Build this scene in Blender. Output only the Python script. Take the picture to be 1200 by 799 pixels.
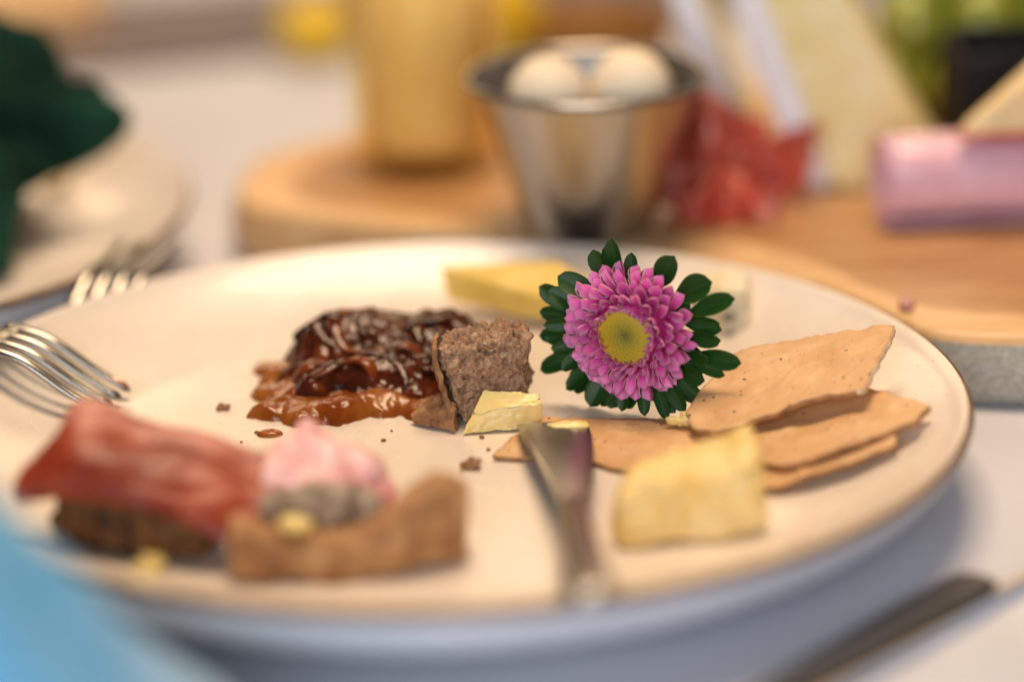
import bpy, math, random
from mathutils import Vector, Matrix, noise

random.seed(7)
S = 0.01                      # everything below is written in centimetres
sc = bpy.context.scene
for o in list(bpy.data.objects):
    bpy.data.objects.remove(o)

# ------------------------------------------------------------------ camera
cam_d = bpy.data.cameras.new("camera")
cam = bpy.data.objects.new("camera", cam_d)
sc.collection.objects.link(cam)
sc.camera = cam
cam_d.sensor_width = 36.0
cam_d.lens = 105.0
cam_d.clip_start = 0.02
cam_d.clip_end = 50.0
R_ = Vector((0.9991948, -0.03351832, -0.02205162))
U_ = Vector((0.03173938, 0.3241366, 0.9454777))
F_ = Vector((0.02454309, 0.9454163, -0.32493946))
M = Matrix((R_, U_, -F_)).transposed().to_4x4()
M.translation = Vector((0.0, -71.93981, 28.56253)) * S
cam.matrix_world = M
cam_d.dof.use_dof = True
cam_d.dof.focus_distance = 0.783
cam_d.dof.aperture_fstop = 2.5
cam_d.dof.aperture_blades = 0

# ------------------------------------------------------------------ world, lamps, exposure
w = bpy.data.worlds.new("World")
sc.world = w
w.use_nodes = True
bg = w.node_tree.nodes["Background"]
bg.inputs[0].default_value = (0.64, 0.54, 0.46, 1)
bg.inputs[1].default_value = 0.11


def area(name, loc, target, sx, sy, power, col):
    l = bpy.data.lights.new(name, 'AREA')
    l.shape = 'RECTANGLE'
    l.size = sx * S
    l.size_y = sy * S
    l.energy = power
    l.color = col
    o = bpy.data.objects.new(name, l)
    sc.collection.objects.link(o)
    o.location = Vector(loc) * S
    d = (Vector(target) - Vector(loc)).normalized()
    o.rotation_euler = d.to_track_quat('-Z', 'Y').to_euler()
    return o


area("window_light_back_left", (-52, 205, 104), (0, 0, 0), 62, 80, 5.5, (1.0, 0.72, 0.44))
area("window_light_back_right", (38, 210, 104), (0, 0, 0), 62, 80, 5.5, (1.0, 0.72, 0.44))
area("ceiling_light", (6, 34, 150), (4, 10, 0), 70, 60, 26, (1.0, 0.73, 0.48))
area("window_light_front", (-40, -235, 75), (0, -5, 0), 160, 130, 42, (0.93, 0.95, 1.0))
sc.view_settings.view_transform = 'Standard'
sc.view_settings.look = 'None'
sc.view_settings.exposure = 0.0
sc.view_settings.gamma = 1.0
sc.view_settings.use_curve_mapping = False
sc.cycles.caustics_reflective = False
sc.cycles.caustics_refractive = False
sc.cycles.use_denoising = True
sc.cycles.sample_clamp_indirect = 6.0

# ------------------------------------------------------------------ materials
class NT:
    def __init__(self, name):
        self.m = bpy.data.materials.new(name)
        self.m.use_nodes = True
        self.t = self.m.node_tree
        self.b = self.t.nodes["Principled BSDF"]
        self.tc = self.t.nodes.new("ShaderNodeTexCoord")

    def n(self, kind, **kw):
        x = self.t.nodes.new(kind)
        for k, v in kw.items():
            setattr(x, k, v)
        return x

    def l(self, a, b):
        self.t.links.new(a, b)

    def coord(self, scale=(1, 1, 1)):
        mp = self.n("ShaderNodeMapping")
        mp.inputs['Scale'].default_value = [c * 100 for c in scale]   # per centimetre
        self.l(self.tc.outputs['Object'], mp.inputs['Vector'])
        return mp.outputs[0]

    def noise(self, scale, detail=4, rough=.55, stretch=(1, 1, 1), dist=0):
        x = self.n("ShaderNodeTexNoise")
        x.inputs['Scale'].default_value = scale
        x.inputs['Detail'].default_value = detail
        x.inputs['Roughness'].default_value = rough
        x.inputs['Distortion'].default_value = dist
        self.l(self.coord(stretch), x.inputs['Vector'])
        return x.outputs['Fac']

    def vor(self, scale, stretch=(1, 1, 1)):
        x = self.n("ShaderNodeTexVoronoi")
        x.inputs['Scale'].default_value = scale
        self.l(self.coord(stretch), x.inputs['Vector'])
        return x

    def ramp(self, fac, stops):
        r = self.n("ShaderNodeValToRGB")
        e = r.color_ramp.elements
        while len(e) < len(stops):
            e.new(0.5)
        for q, (p, c) in zip(e, stops):
            q.position = p
            q.color = (*c, 1) if len(c) == 3 else c
        self.l(fac, r.inputs[0])
        return r.outputs[0]

    def mix(self, fac, a, b, mode='MIX'):
        x = self.n("ShaderNodeMix", data_type='RGBA', blend_type=mode)
        for s, v in ((x.inputs[0], fac), (x.inputs[6], a), (x.inputs[7], b)):
            if hasattr(v, 'is_linked'):
                self.l(v, s)
            elif isinstance(v, (int, float)):
                s.default_value = v
            else:
                s.default_value = (*v, 1)
        return x.outputs[2]

    def bump(self, h, strength=.3, dist=0.02):
        x = self.n("ShaderNodeBump")
        x.inputs['Strength'].default_value = strength
        x.inputs['Distance'].default_value = dist * S
        self.l(h, x.inputs['Height'])
        prev = self.b.inputs['Normal']
        if prev.is_linked:
            self.l(prev.links[0].from_socket, x.inputs['Normal'])
        self.l(x.outputs[0], prev)

    def set(self, **kw):
        for k, v in kw.items():
            s = self.b.inputs[k.replace('_', ' ')]
            if hasattr(v, 'is_linked'):
                self.l(v, s)
            elif isinstance(v, tuple) and len(v) == 3 and s.type == 'RGBA':
                s.default_value = (*v, 1)
            else:
                s.default_value = v
        return self


def simple(name, c1, c2, scale, rough, bump=0.0, bscale=None, sss=0.0, ssr=(1, .6, .4), coat=0.0, **kw):
    t = NT(name)
    t.set(Base_Color=t.ramp(t.noise(scale, 5), [(0.35, c1), (0.65, c2)]), Roughness=rough)
    if bump:
        t.bump(t.noise(bscale or scale * 3, 6), bump, 0.05)
    if sss:
        t.set(Subsurface_Weight=sss, Subsurface_Radius=ssr, Subsurface_Scale=0.15 * S)
    if coat:
        t.set(Coat_Weight=coat, Coat_Roughness=.08)
    t.set(**kw)
    return t.m


MAT = {}


def build_mats():
    # tablecloth: white woven linen, blue bounce light put into its colour
    t = NT("blue_lit_cloth")
    wv = t.n("ShaderNodeTexWave"); wv.inputs['Scale'].default_value = 9
    t.l(t.coord(), wv.inputs[0])
    wv2 = t.n("ShaderNodeTexWave", bands_direction='Y'); wv2.inputs['Scale'].default_value = 9
    t.l(t.coord(), wv2.inputs[0])
    t.set(Base_Color=t.ramp(t.noise(.06, 4), [(.3, (.56, .57, .63)), (.7, (.62, .63, .69))]), Roughness=.85)
    t.set(Sheen_Weight=.15)
    t.bump(t.mix(.5, wv.outputs[0], wv2.outputs[0]), .15, .02)
    MAT['cloth'] = t.m
    # plate glaze
    t = NT("cream_speckled_glaze")
    base = t.ramp(t.noise(.35, 5), [(.3, (.76, .67, .575)), (.7, (.83, .75, .66))])
    v = t.vor(3.2)
    sp = t.ramp(v.outputs['Distance'], [(.06, (1, 1, 1)), (.13, (0, 0, 0))])
    gate = t.ramp(t.noise(3.1, 2), [(.48, (0, 0, 0)), (.56, (.8, .8, .8))])
    col = t.mix(t.mix(1, sp, gate, 'MULTIPLY'), base, (.26, .16, .08))
    t.set(Base_Color=col, Roughness=.36, Coat_Weight=.45, Coat_Roughness=t.ramp(t.noise(.5, 6, .6, (1, .4, 1), 1.5), [(.4, (.12,) * 3), (.65, (.34,) * 3)]))
    t.bump(t.noise(.8, 3), .12, .04)
    MAT['plate'] = t.m
    MAT['rim'] = simple("brown_glaze_edge", (.13, .065, .035), (.24, .14, .085), 1.2, .55)
    MAT['plate_under'] = simple("blue_lit_glaze_underside", (.64, .70, .82), (.70, .76, .87), .5, .35, coat=.3)  # white glaze with blue bounce light mixed into the colour
    # crackers
    t = NT("crispbread")
    base = t.ramp(t.noise(.9, 6), [(.3, (.58, .31, .13)), (.55, (.69, .43, .21)), (.75, (.77, .53, .30))])
    v = t.vor(2.6); sp = t.ramp(v.outputs['Distance'], [(.10, (1, 1, 1)), (.15, (0, 0, 0))])
    gate = t.ramp(t.noise(1.7, 2), [(.41, (0, 0, 0)), (.47, (1, 1, 1))])
    col = t.mix(t.mix(1, sp, gate, 'MULTIPLY'), base, (.10, .075, .03))
    v2 = t.vor(7); sp2 = t.ramp(v2.outputs['Distance'], [(.12, (.8, .8, .8)), (.24, (0, 0, 0))])
    gate2 = t.ramp(t.noise(2.7, 2), [(.53, (0, 0, 0)), (.60, (1, 1, 1))])
    col = t.mix(t.mix(1, sp2, gate2, 'MULTIPLY'), col, (.30, .13, .045))
    col = t.mix(t.ramp(t.noise(.42, 4, .6), [(.52, (0, 0, 0)), (.70, (.5, .5, .5))]), col, (.46, .21, .075))
    t.set(Base_Color=col, Roughness=.6, Subsurface_Weight=.1, Subsurface_Scale=.001)
    t.bump(t.noise(5, 8), .35, .03)
    MAT['cracker'] = t.m
    MAT['cracker_side'] = simple('cracker_brown_shaded_edge', (.24, .11, .04), (.44, .23, .095), 3, .8, .5, 12)  # browned edge, with the shadow along it put into the brown
    MAT['cracker_edge'] = simple("cracker_broken_edge", (.55, .36, .20), (.85, .74, .58), 4, .9, .6, 14)
    # breads
    t = NT("rye_crumb")
    t.set(Base_Color=t.ramp(t.noise(5, 8, .7), [(.28, (.13, .060, .030)), (.48, (.37, .215, .120)), (.70, (.66, .46, .30))]), Roughness=.9,
          Subsurface_Weight=.1, Subsurface_Scale=.0012)
    t.bump(t.noise(16, 8, .7), .8, .06)
    MAT['crumb'] = t.m
    MAT['crumb_pale'] = simple("pale_crumb", (.13, .07, .035), (.74, .60, .43), 1.5, .9, .7, 10)
    t = NT("bread_crust")
    t.set(Base_Color=t.ramp(t.noise(2.2, 8, .65), [(.3, (.12, .05, .02)), (.5, (.30, .15, .065)), (.72, (.50, .29, .14))]), Roughness=.75)
    t.bump(t.noise(8, 8, .7), .7, .06)
    MAT['crust'] = t.m
    t = NT("floured_crust")
    t.set(Base_Color=t.ramp(t.noise(1.6, 8, .65), [(.3, (.22, .09, .03)), (.52, (.44, .22, .085)), (.72, (.62, .38, .18))]), Roughness=.75)
    t.bump(t.noise(7, 8, .7), .6, .06)
    MAT['crust_pale'] = t.m
    MAT['crust_dark'] = simple("dark_rye_crust", (.03, .013, .006), (.26, .115, .03), 1.5, .7, .7, 7)
    # dairy
    MAT['butter'] = simple("butter", (.82, .62, .20), (.88, .73, .34), .9, .38, .3, 5, sss=.5, ssr=(1, .8, .3), coat=.1)
    MAT['cheese'] = simple("yellow_cheese", (.74, .50, .09), (.82, .61, .18), .8, .45, .3, 4, sss=.4, ssr=(1, .7, .2))
    MAT['cheese_pale'] = simple("pale_cheese", (.78, .52, .14), (.88, .70, .34), .7, .5, .5, 3, sss=.4, ssr=(1, .8, .4))
    MAT['brie'] = simple("brie_paste", (.84, .70, .30), (.90, .80, .48), .6, .4, .2, 3, sss=.4, ssr=(1, .8, .4))
    MAT['rind'] = simple("white_rind", (.84, .83, .86), (.92, .91, .93), 1.4, .9, .5, 6)
    MAT['blue_cheese'] = simple("creamy_white_cheese", (.76, .66, .42), (.88, .82, .66), .9, .5, .4, 4, sss=.3)
    MAT['mould'] = simple("blue_grey_mould", (.10, .11, .10), (.25, .25, .20), 5, .8)
    # meats
    t = NT("prosciutto")
    at = t.n("ShaderNodeAttribute", attribute_name="edge")
    nn = t.noise(.4, 4, .5, (1, 1.8, 1.8), .8)
    t.set(Base_Color=t.ramp(nn, [(.28, (.20, .018, .005)), (.52, (.31, .040, .013)), (.68, (.44, .09, .04)), (.85, (.68, .33, .23))]),
          Roughness=.36, Subsurface_Weight=.15, Subsurface_Radius=(1, .25, .15), Subsurface_Scale=.002, Specular_IOR_Level=.4)
    lean = t.b.inputs['Base Color'].links[0].from_socket
    ad = t.n('ShaderNodeMath', operation='MULTIPLY_ADD'); t.l(nn, ad.inputs[0]); ad.inputs[1].default_value = .55; t.l(at.outputs['Fac'], ad.inputs[2])
    t.set(Base_Color=t.mix(t.ramp(ad.outputs[0], [(.78, (0, 0, 0)), (1.0, (1, 1, 1))]), lean, (.72, .32, .25)))
    t.bump(t.noise(3, 6, .6, (1, 3, 3)), .4, .05)
    MAT['prosciutto'] = t.m
    MAT['fat'] = simple("ham_fat", (.76, .36, .37), (.88, .62, .62), 1.0, .4, .4, 4, sss=.5, ssr=(1, .5, .4))
    t = NT("cured_ham_red")
    t.set(Base_Color=t.ramp(t.noise(.8, 6, .6, (1, 1, 2), 1.0), [(.30, (.28, .022, .016)), (.5, (.48, .07, .04)), (.62, (.62, .22, .14)), (.74, (.78, .52, .42))]),
          Roughness=.35, Subsurface_Weight=.3, Subsurface_Radius=(1, .25, .15), Subsurface_Scale=.002, Coat_Weight=.3)
    MAT['salami'] = t.m
    MAT['ham'] = simple("boiled_ham", (.70, .40, .49), (.80, .54, .62), .7, .35, .15, 4, sss=.4, ssr=(1, .4, .4), coat=.3)
    # jam
    t = NT("dark_fruit_pulp")
    t.set(Base_Color=t.ramp(t.noise(1.3, 6, .6, dist=.6), [(.32, (.022, .006, .003)), (.55, (.070, .014, .005)), (.75, (.20, .045, .010))]),
          Roughness=.11, Specular_IOR_Level=.32,
          Subsurface_Weight=.25, Subsurface_Radius=(1, .3, .1), Subsurface_Scale=.003)
    t.bump(t.noise(2.6, 3, .5, (1, 1.6, 1), 1.0), .35, .08)
    MAT['pulp'] = t.m
    t = NT("amber_fruit_strand")
    t.set(Base_Color=t.ramp(t.noise(1.5, 4), [(.35, (.07, .013, .004)), (.65, (.20, .045, .008))]), Roughness=.11, Specular_IOR_Level=.32, Subsurface_Weight=.3,
          Subsurface_Radius=(1, .35, .1), Subsurface_Scale=.003)
    MAT['strand'] = t.m
    t = NT("amber_syrup")
    t.set(Base_Color=t.ramp(t.noise(.7, 4), [(.35, (.42, .085, .012)), (.65, (.72, .26, .045))]), Roughness=.08,
          Transmission_Weight=.55, IOR=1.42, Subsurface_Weight=.0)
    t.bump(t.noise(2.2, 5, .6), .35, .10)
    MAT['syrup'] = t.m
    # flower
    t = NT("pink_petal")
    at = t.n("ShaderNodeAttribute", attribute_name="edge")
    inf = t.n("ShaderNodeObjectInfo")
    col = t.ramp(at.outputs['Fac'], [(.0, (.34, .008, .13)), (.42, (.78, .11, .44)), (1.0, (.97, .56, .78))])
    hs = t.n("ShaderNodeHueSaturation")
    mr = t.n("ShaderNodeMapRange"); mr.inputs[3].default_value = .82; mr.inputs[4].default_value = 1.12
    t.l(inf.outputs['Random'], mr.inputs[0]); t.l(mr.outputs[0], hs.inputs['Value']); t.l(col, hs.inputs['Color'])
    t.set(Base_Color=hs.outputs[0], Roughness=.5, Subsurface_Weight=.35, Subsurface_Radius=(1, .35, .7), Subsurface_Scale=.0012)
    t.bump(t.noise(10, 3, .5, (1, 5, 1)), .15, .02)
    MAT['petal'] = t.m
    t = NT("green_leaf")
    at = t.n("ShaderNodeAttribute", attribute_name="edge")
    col = t.ramp(at.outputs['Fac'], [(.0, (.022, .085, .009)), (.12, (.005, .036, .004)), (.85, (.007, .044, .005)), (1, (.05, .14, .02))])
    t.set(Base_Color=t.mix(t.noise(3, 4), col, (.012, .065, .007)), Roughness=.42, Specular_IOR_Level=.35)
    t.bump(t.noise(9, 5, .6, (1, 3, 1)), .3, .03)
    MAT['leaf'] = t.m
    t = NT("yellow_disc")
    at = t.n("ShaderNodeAttribute", attribute_name="edge")
    t.set(Base_Color=t.ramp(at.outputs['Fac'], [(0, (.09, .10, .010)), (.25, (.24, .21, .012)), (.65, (.42, .31, .012)), (1, (.56, .40, .03))]), Roughness=.65)
    t.bump(t.noise(14, 3), .35, .02)
    MAT['disc'] = t.m
    MAT['stem'] = simple("green_stem", (.05, .13, .025), (.09, .20, .05), 3, .5)
    # metals
    t = NT("polished_steel")
    t.set(Base_Color=(.36, .34, .31), Metallic=1.0, Roughness=.22)
    t.bump(t.noise(6, 5, .6, (1, 1, 1)), .06, .02)
    MAT['steel'] = t.m
    t = NT("brushed_steel")
    t.set(Base_Color=(.48, .45, .41), Metallic=1.0, Roughness=.30)
    t.bump(t.noise(5, 4, .6, (1, 1, 14)), .08, .02)
    MAT['cup'] = t.m
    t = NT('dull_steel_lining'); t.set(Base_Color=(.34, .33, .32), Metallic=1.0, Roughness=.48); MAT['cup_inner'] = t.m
    t = NT("dark_steel"); t.set(Base_Color=(.085, .085, .088), Metallic=.7, Roughness=.45); MAT['dark_steel'] = t.m
    t = NT("brass"); t.set(Base_Color=(.75, .52, .20), Metallic=1.0, Roughness=.12); MAT['brass'] = t.m
    # wood
    def wood(name, a, b, c):
        t = NT(name)
        g = t.noise(.55, 7, .62, (.35, 2.6, 1), 1.4)
        t.set(Base_Color=t.ramp(g, [(.3, a), (.5, b), (.7, c)]), Roughness=.45, Coat_Weight=.15, Coat_Roughness=.3)
        t.bump(t.noise(4, 6, .6, (.3, 4, 1)), .2, .03)
        return t.m
    MAT['heartwood'] = wood("heartwood", (.32, .14, .045), (.46, .24, .095), (.56, .33, .15))
    MAT['sapwood'] = wood("sapwood", (.60, .34, .14), (.70, .43, .20), (.76, .52, .27))
    t = NT("rough_bark_edge")
    t.set(Base_Color=t.ramp(t.noise(7, 8, .75), [(.32, (.28, .25, .19)), (.5, (.52, .48, .40)), (.7, (.72, .69, .61))]), Roughness=.9)
    t.bump(t.noise(9, 8, .75), .9, .08)
    MAT['bark'] = t.m
    # misc
    MAT['egg'] = simple("boiled_egg_white", (.80, .67, .48), (.86, .74, .56), .8, .65, .1, 4)
    t = NT("clear_glass")
    tr = t.n("ShaderNodeBsdfTransparent"); tr.inputs[0].default_value = (.99, .90, .60, 1)
    gl = t.n("ShaderNodeBsdfGlossy"); gl.inputs['Roughness'].default_value = .03
    fz = t.n("ShaderNodeMath", operation='POWER'); lw = t.n("ShaderNodeLayerWeight"); lw.inputs[0].default_value = .5
    t.l(lw.outputs['Facing'], fz.inputs[0]); fz.inputs[1].default_value = 4.0
    mx = t.n("ShaderNodeMixShader")
    t.l(fz.outputs[0], mx.inputs[0]); t.l(tr.outputs[0], mx.inputs[1]); t.l(gl.outputs[0], mx.inputs[2])
    t.l(mx.outputs[0], t.t.nodes["Material Output"].inputs['Surface'])
    MAT['glass'] = t.m
    MAT['spread'] = simple("beige_spread", (.84, .60, .34), (.90, .69, .43), .8, .5, .3, 4, sss=.2)
    MAT['cream'] = simple("cream_top", (.74, .64, .46), (.82, .74, .58), 1, .5, .3, 3)
    t = NT("honey"); t.set(Base_Color=(.32, .14, .012), Roughness=.06, Coat_Weight=.5); MAT['honey'] = t.m
    MAT['amber_bowl'] = simple('amber_glaze', (.16, .065, .012), (.24, .11, .02), .6, .5)
    MAT['ceramic_pale'] = simple("pale_ceramic", (.60, .54, .48), (.68, .62, .56), .6, .3, coat=.4)
    MAT['lemon'] = simple("lemon_peel", (.72, .44, .015), (.82, .56, .03), 1, .4, .3, 6, sss=.2)
    MAT['grape'] = simple("green_grape", (.20, .24, .018), (.33, .36, .05), .7, .28, sss=.4, ssr=(.6, 1, .2), coat=.3)
    MAT['black'] = simple("matt_black", (.005, .005, .0055), (.010, .010, .011), 2, .6, Specular_IOR_Level=.2)
    MAT['apple'] = simple("apple_flesh", (.74, .55, .28), (.80, .63, .36), 1, .5, .1, 5, sss=.3)
    MAT['apple_skin'] = simple("red_apple_skin", (.35, .03, .015), (.50, .08, .025), 2, .3)
    MAT['green_cloth'] = simple("dark_green_cloth", (.0015, .010, .007), (.010, .048, .030), .35, .9, .4, 20, Specular_IOR_Level=.1)
    t = NT("blue_cloth")
    t.set(Base_Color=t.ramp(t.noise(.16, 3, .5, (1, .35, .6)), [(.34, (.02, .36, .74)), (.52, (.12, .47, .90)), (.68, (.46, .68, .96))]), Roughness=.85, Sheen_Weight=.2)
    t.bump(t.noise(12, 4), .3, .03)
    MAT['blue_cloth'] = t.m
    MAT['white_napkin'] = simple("white_napkin", (.58, .60, .67), (.66, .68, .75), .3, .85, .3, 14)
    MAT['blue_shade'] = simple("blue_edge_shade", (.16, .25, .42), (.24, .34, .52), 2, .8)  # shade along the folded napkin's edge, as a colour
    MAT['tan_reflection'] = simple("tan_reflection", (.52, .38, .22), (.60, .45, .28), .5, .7, .2, 8)  # warm reflection on the cloth, put into a colour
    MAT['mauve_shade'] = simple("mauve_grey_shade", (.15, .13, .135), (.20, .17, .175), .4, .9, .3, 12)  # colour of the shade on the far tablecloth
    MAT['pink_crumb'] = simple("pink_ham_crumb", (.62, .28, .26), (.74, .42, .38), 4, .5)


build_mats()

# ------------------------------------------------------------------ helpers
col = sc.collection


def link(name, me, parent=None):
    o = bpy.data.objects.new(name, me)
    col.objects.link(o)
    if parent is not None:
        o.parent = parent
    return o


def tag(o, label=None, cat=None, group=None, kind=None):
    if label: o['label'] = label
    if cat: o['category'] = cat
    if group: o['group'] = group
    if kind: o['kind'] = kind
    return o


def thing(name, label, cat, loc=(0, 0, 0), group=None):
    o = link(name, None)
    o.empty_display_size = .01
    o.location = Vector(loc) * S
    return tag(o, label, cat, group)


def mk(name, v, f, mat, parent=None, origin=None, smooth=True, mats=None, fmat=None, edge=None):
    """v in world cm; stored relative to origin (the parent's base if there is a parent)."""
    if origin is None:
        origin = parent.location / S if parent is not None else (0, 0, 0)
        if parent is not None and parent.parent is not None:
            origin = (parent.location + parent.parent.location) / S
    og = Vector(origin)
    me = bpy.data.meshes.new(name)
    me.from_pydata([tuple((Vector(p) - og) * S) for p in v], [], f)
    me.update()
    for m in (mats or [mat]):
        me.materials.append(MAT[m])
    if fmat:
        me.polygons.foreach_set('material_index', fmat)
    if smooth:
        me.polygons.foreach_set('use_smooth', [True] * len(me.polygons))
    if edge is not None:
        a = me.attributes.new('edge', 'FLOAT', 'POINT')
        a.data.foreach_set('value', edge)
    o = link(name, me, parent)
    if parent is None:
        o.location = og * S
    return o


def fr(p, sc_=1.0, octv=4, seed=0.0):
    q = Vector((p[0] * sc_ + seed * 13.7, p[1] * sc_ - seed * 7.1, p[2] * sc_ + seed * 3.3))
    return noise.fractal(q, 0.9, 2.0, octv)


def lathe(prof, n=64, c=(0, 0, 0), wob=0.0):
    v, f = [], []
    for (r, z) in prof:
        for k in range(n):
            a = 2 * math.pi * k / n
            rr = r * (1 + wob * math.sin(3 * a + 1))
            v.append((c[0] + rr * math.cos(a), c[1] + rr * math.sin(a), c[2] + z))
    for i in range(len(prof) - 1):
        for k in range(n):
            a, b = i * n + k, i * n + (k + 1) % n
            f.append((a, b, b + n, a + n))
    if prof[0][0] < 1e-6 or prof[-1][0] < 1e-6:
        pass
    return v, f


def smooth_prof(pts, sub=6):
    out = []
    P = [pts[0]] + list(pts) + [pts[-1]]
    for i in range(1, len(P) - 2):
        for k in range(sub):
            t = k / sub
            out.append(tuple(cr(P[i - 1][j], P[i][j], P[i + 1][j], P[i + 2][j], t) for j in range(2)))
    out.append(tuple(pts[-1]))
    return [(max(0, r), z) for r, z in out]


def cr(a, b, c, d, t):
    return .5 * ((2 * b) + (-a + c) * t + (2 * a - 5 * b + 4 * c - d) * t * t + (-a + 3 * b - 3 * c + d) * t ** 3)


def crv(pts, n, closed=False):
    m = len(pts)
    out = []
    tot = m if closed else m - 1
    for k in range(n):
        x = k / (n if closed else n - 1) * tot
        i = min(int(x), tot - 1)
        t = x - i
        g = (lambda j: pts[j % m]) if closed else (lambda j: pts[max(0, min(m - 1, j))])
        out.append(Vector([cr(g(i - 1)[q], g(i)[q], g(i + 1)[q], g(i + 2)[q], t) for q in range(len(pts[0]))]))
    return out


def resample(pts, n, closed=True):
    """even spacing along straight edges (keeps corners)"""
    P = [Vector(p) for p in pts]
    if closed: P = P + [P[0]]
    L = [0]
    for a, b in zip(P, P[1:]): L.append(L[-1] + (b - a).length)
    out = []
    for k in range(n):
        d = L[-1] * k / n
        i = max(j for j in range(len(L) - 1) if L[j] <= d + 1e-9)
        t = (d - L[i]) / max(1e-9, L[i + 1] - L[i])
        out.append(P[i].lerp(P[i + 1], t))
    return out


def hexa(cn, n=24, rnd=.15, disp=None, seed=0):
    """rounded box mapped on eight corners (---,+--,-+-,++-,--+,+-+,-++,+++), displaced outward"""
    idx, v, f = {}, [], []
    cn = [Vector(c) for c in cn]
    ctr = sum(cn, Vector()) / 8

    def tri(p):
        x, y, z = [(q + 1) / 2 for q in p]
        o = Vector()
        for k, c in enumerate(cn):
            o += c * ((x if k & 1 else 1 - x) * (y if k & 2 else 1 - y) * (z if k & 4 else 1 - z))
        return o

    def vid(p):
        key = tuple(round(q * 4096) for q in p)
        if key in idx: return idx[key]
        pv = Vector(p)
        cl = Vector([max(-1 + rnd, min(1 - rnd, q)) for q in p])
        d = pv - cl
        q = cl + (d.normalized() * rnd if d.length > 1e-9 else Vector())
        wv = tri(q)
        if disp:
            nd = d.normalized() if d.length > 1e-9 else pv.normalized()
            wd = tri(q + nd * .01) - wv
            wd.normalize()
            wv = wv + wd * disp(wv, nd)
        idx[key] = len(v); v.append(wv)
        return idx[key]
    for ax in range(3):
        for sg in (-1, 1):
            a, b = [(1, 2), (2, 0), (0, 1)][ax]
            for i in range(n):
                for j in range(n):
                    q = []
                    for (di, dj) in ((0, 0), (1, 0), (1, 1), (0, 1)):
                        p = [0, 0, 0]
                        p[ax] = sg
                        p[a] = -1 + 2 * (i + di) / n
                        p[b] = -1 + 2 * (j + dj) / n
                        q.append(vid(p))
                    f.append(q if sg > 0 else q[::-1])
    return v, f


def slab(outline, thick, nout=120, rings=16, jag=.03, warp=None, seed=0):
    """thin sheet over a 3-D outline: top, bottom and a ragged edge. returns v, f, fmat"""
    pts = resample(outline, nout)
    c = sum(pts, Vector()) / len(pts)
    nrm = Vector()
    for a, b in zip(pts, pts[1:] + pts[:1]):
        nrm += (a - c).cross(b - c)
    nrm.normalize()
    if nrm.z < 0: nrm = -nrm
    v, f, fm = [], [], []
    P2 = []
    for p in pts:
        d = (p - c).normalized()
        P2.append(p + d * (fr(p, 3.0, 4, seed) * jag))

    def top(p):
        return p + nrm * (warp(p) if warp else 0)
    n = len(P2)
    for side in (0, 1):
        for k in range(1, rings + 1):
            s = k / rings
            for p in P2:
                q = top(c.lerp(p, s))
                if k == rings:
                    q = q - nrm * thick * (.12 if side == 0 else -.12)
                v.append(q if side == 0 else q - nrm * thick)
        v.append(top(c) if side == 0 else top(c) - nrm * thick)
    off = rings * n + 1
    for side in (0, 1):
        o = side * off
        for k in range(n):
            k2 = (k + 1) % n
            t = (o + k, o + k2, o + rings * n)
            f.append(t if side == 0 else t[::-1]); fm.append(0)
            for r_ in range(rings - 1):
                q = (o + r_ * n + k, o + (r_ + 1) * n + k, o + (r_ + 1) * n + k2, o + r_ * n + k2)
                f.append(q if side == 0 else q[::-1]); fm.append(0)
    e = (rings - 1) * n
    for k in range(n):
        k2 = (k + 1) % n
        f.append((e + k, off + e + k, off + e + k2, e + k2)); fm.append(1)
    return v, f, fm


def loft(rows, nu=40, nv=20, thick=.15, disp=None):
    """sheet through rows of control points, with thickness"""
    rr = [crv(r, nu) for r in rows]
    grid = []
    cols = [crv([rr[j][i] for j in range(len(rr))], nv) for i in range(nu)]
    for i in range(nu):
        for j in range(nv):
            grid.append(cols[i][j])
    G = lambda i, j: grid[max(0, min(nu - 1, i)) * nv + max(0, min(nv - 1, j))]
    nr = []
    for i in range(nu):
        for j in range(nv):
            n_ = (G(i + 1, j) - G(i - 1, j)).cross(G(i, j + 1) - G(i, j - 1))
            nr.append(n_.normalized() if n_.length > 1e-9 else Vector((0, 0, 1)))
    v = []
    for sgn in (1, -1):
        for k in range(nu * nv):
            p = grid[k] + nr[k] * (disp(grid[k]) if disp else 0)
            i, j = divmod(k, nv)
            ed = .35 if (i in (0, nu - 1) or j in (0, nv - 1)) else 1
            v.append(p + nr[k] * thick * .5 * sgn * ed)
    f = []
    N = nu * nv
    for i in range(nu - 1):
        for j in range(nv - 1):
            a = i * nv + j
            f.append((a, a + nv, a + nv + 1, a + 1))
            f.append((N + a, N + a + 1, N + a + nv + 1, N + a + nv))
    bd = [i * nv for i in range(nu)] + [(nu - 1) * nv + j for j in range(1, nv)] + [i * nv + nv - 1 for i in range(nu - 2, -1, -1)] + [j for j in range(nv - 2, 0, -1)]
    for a, b in zip(bd, bd[1:] + bd[:1]):
        f.append((b, a, N + a, N + b))
    return v, f


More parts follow.
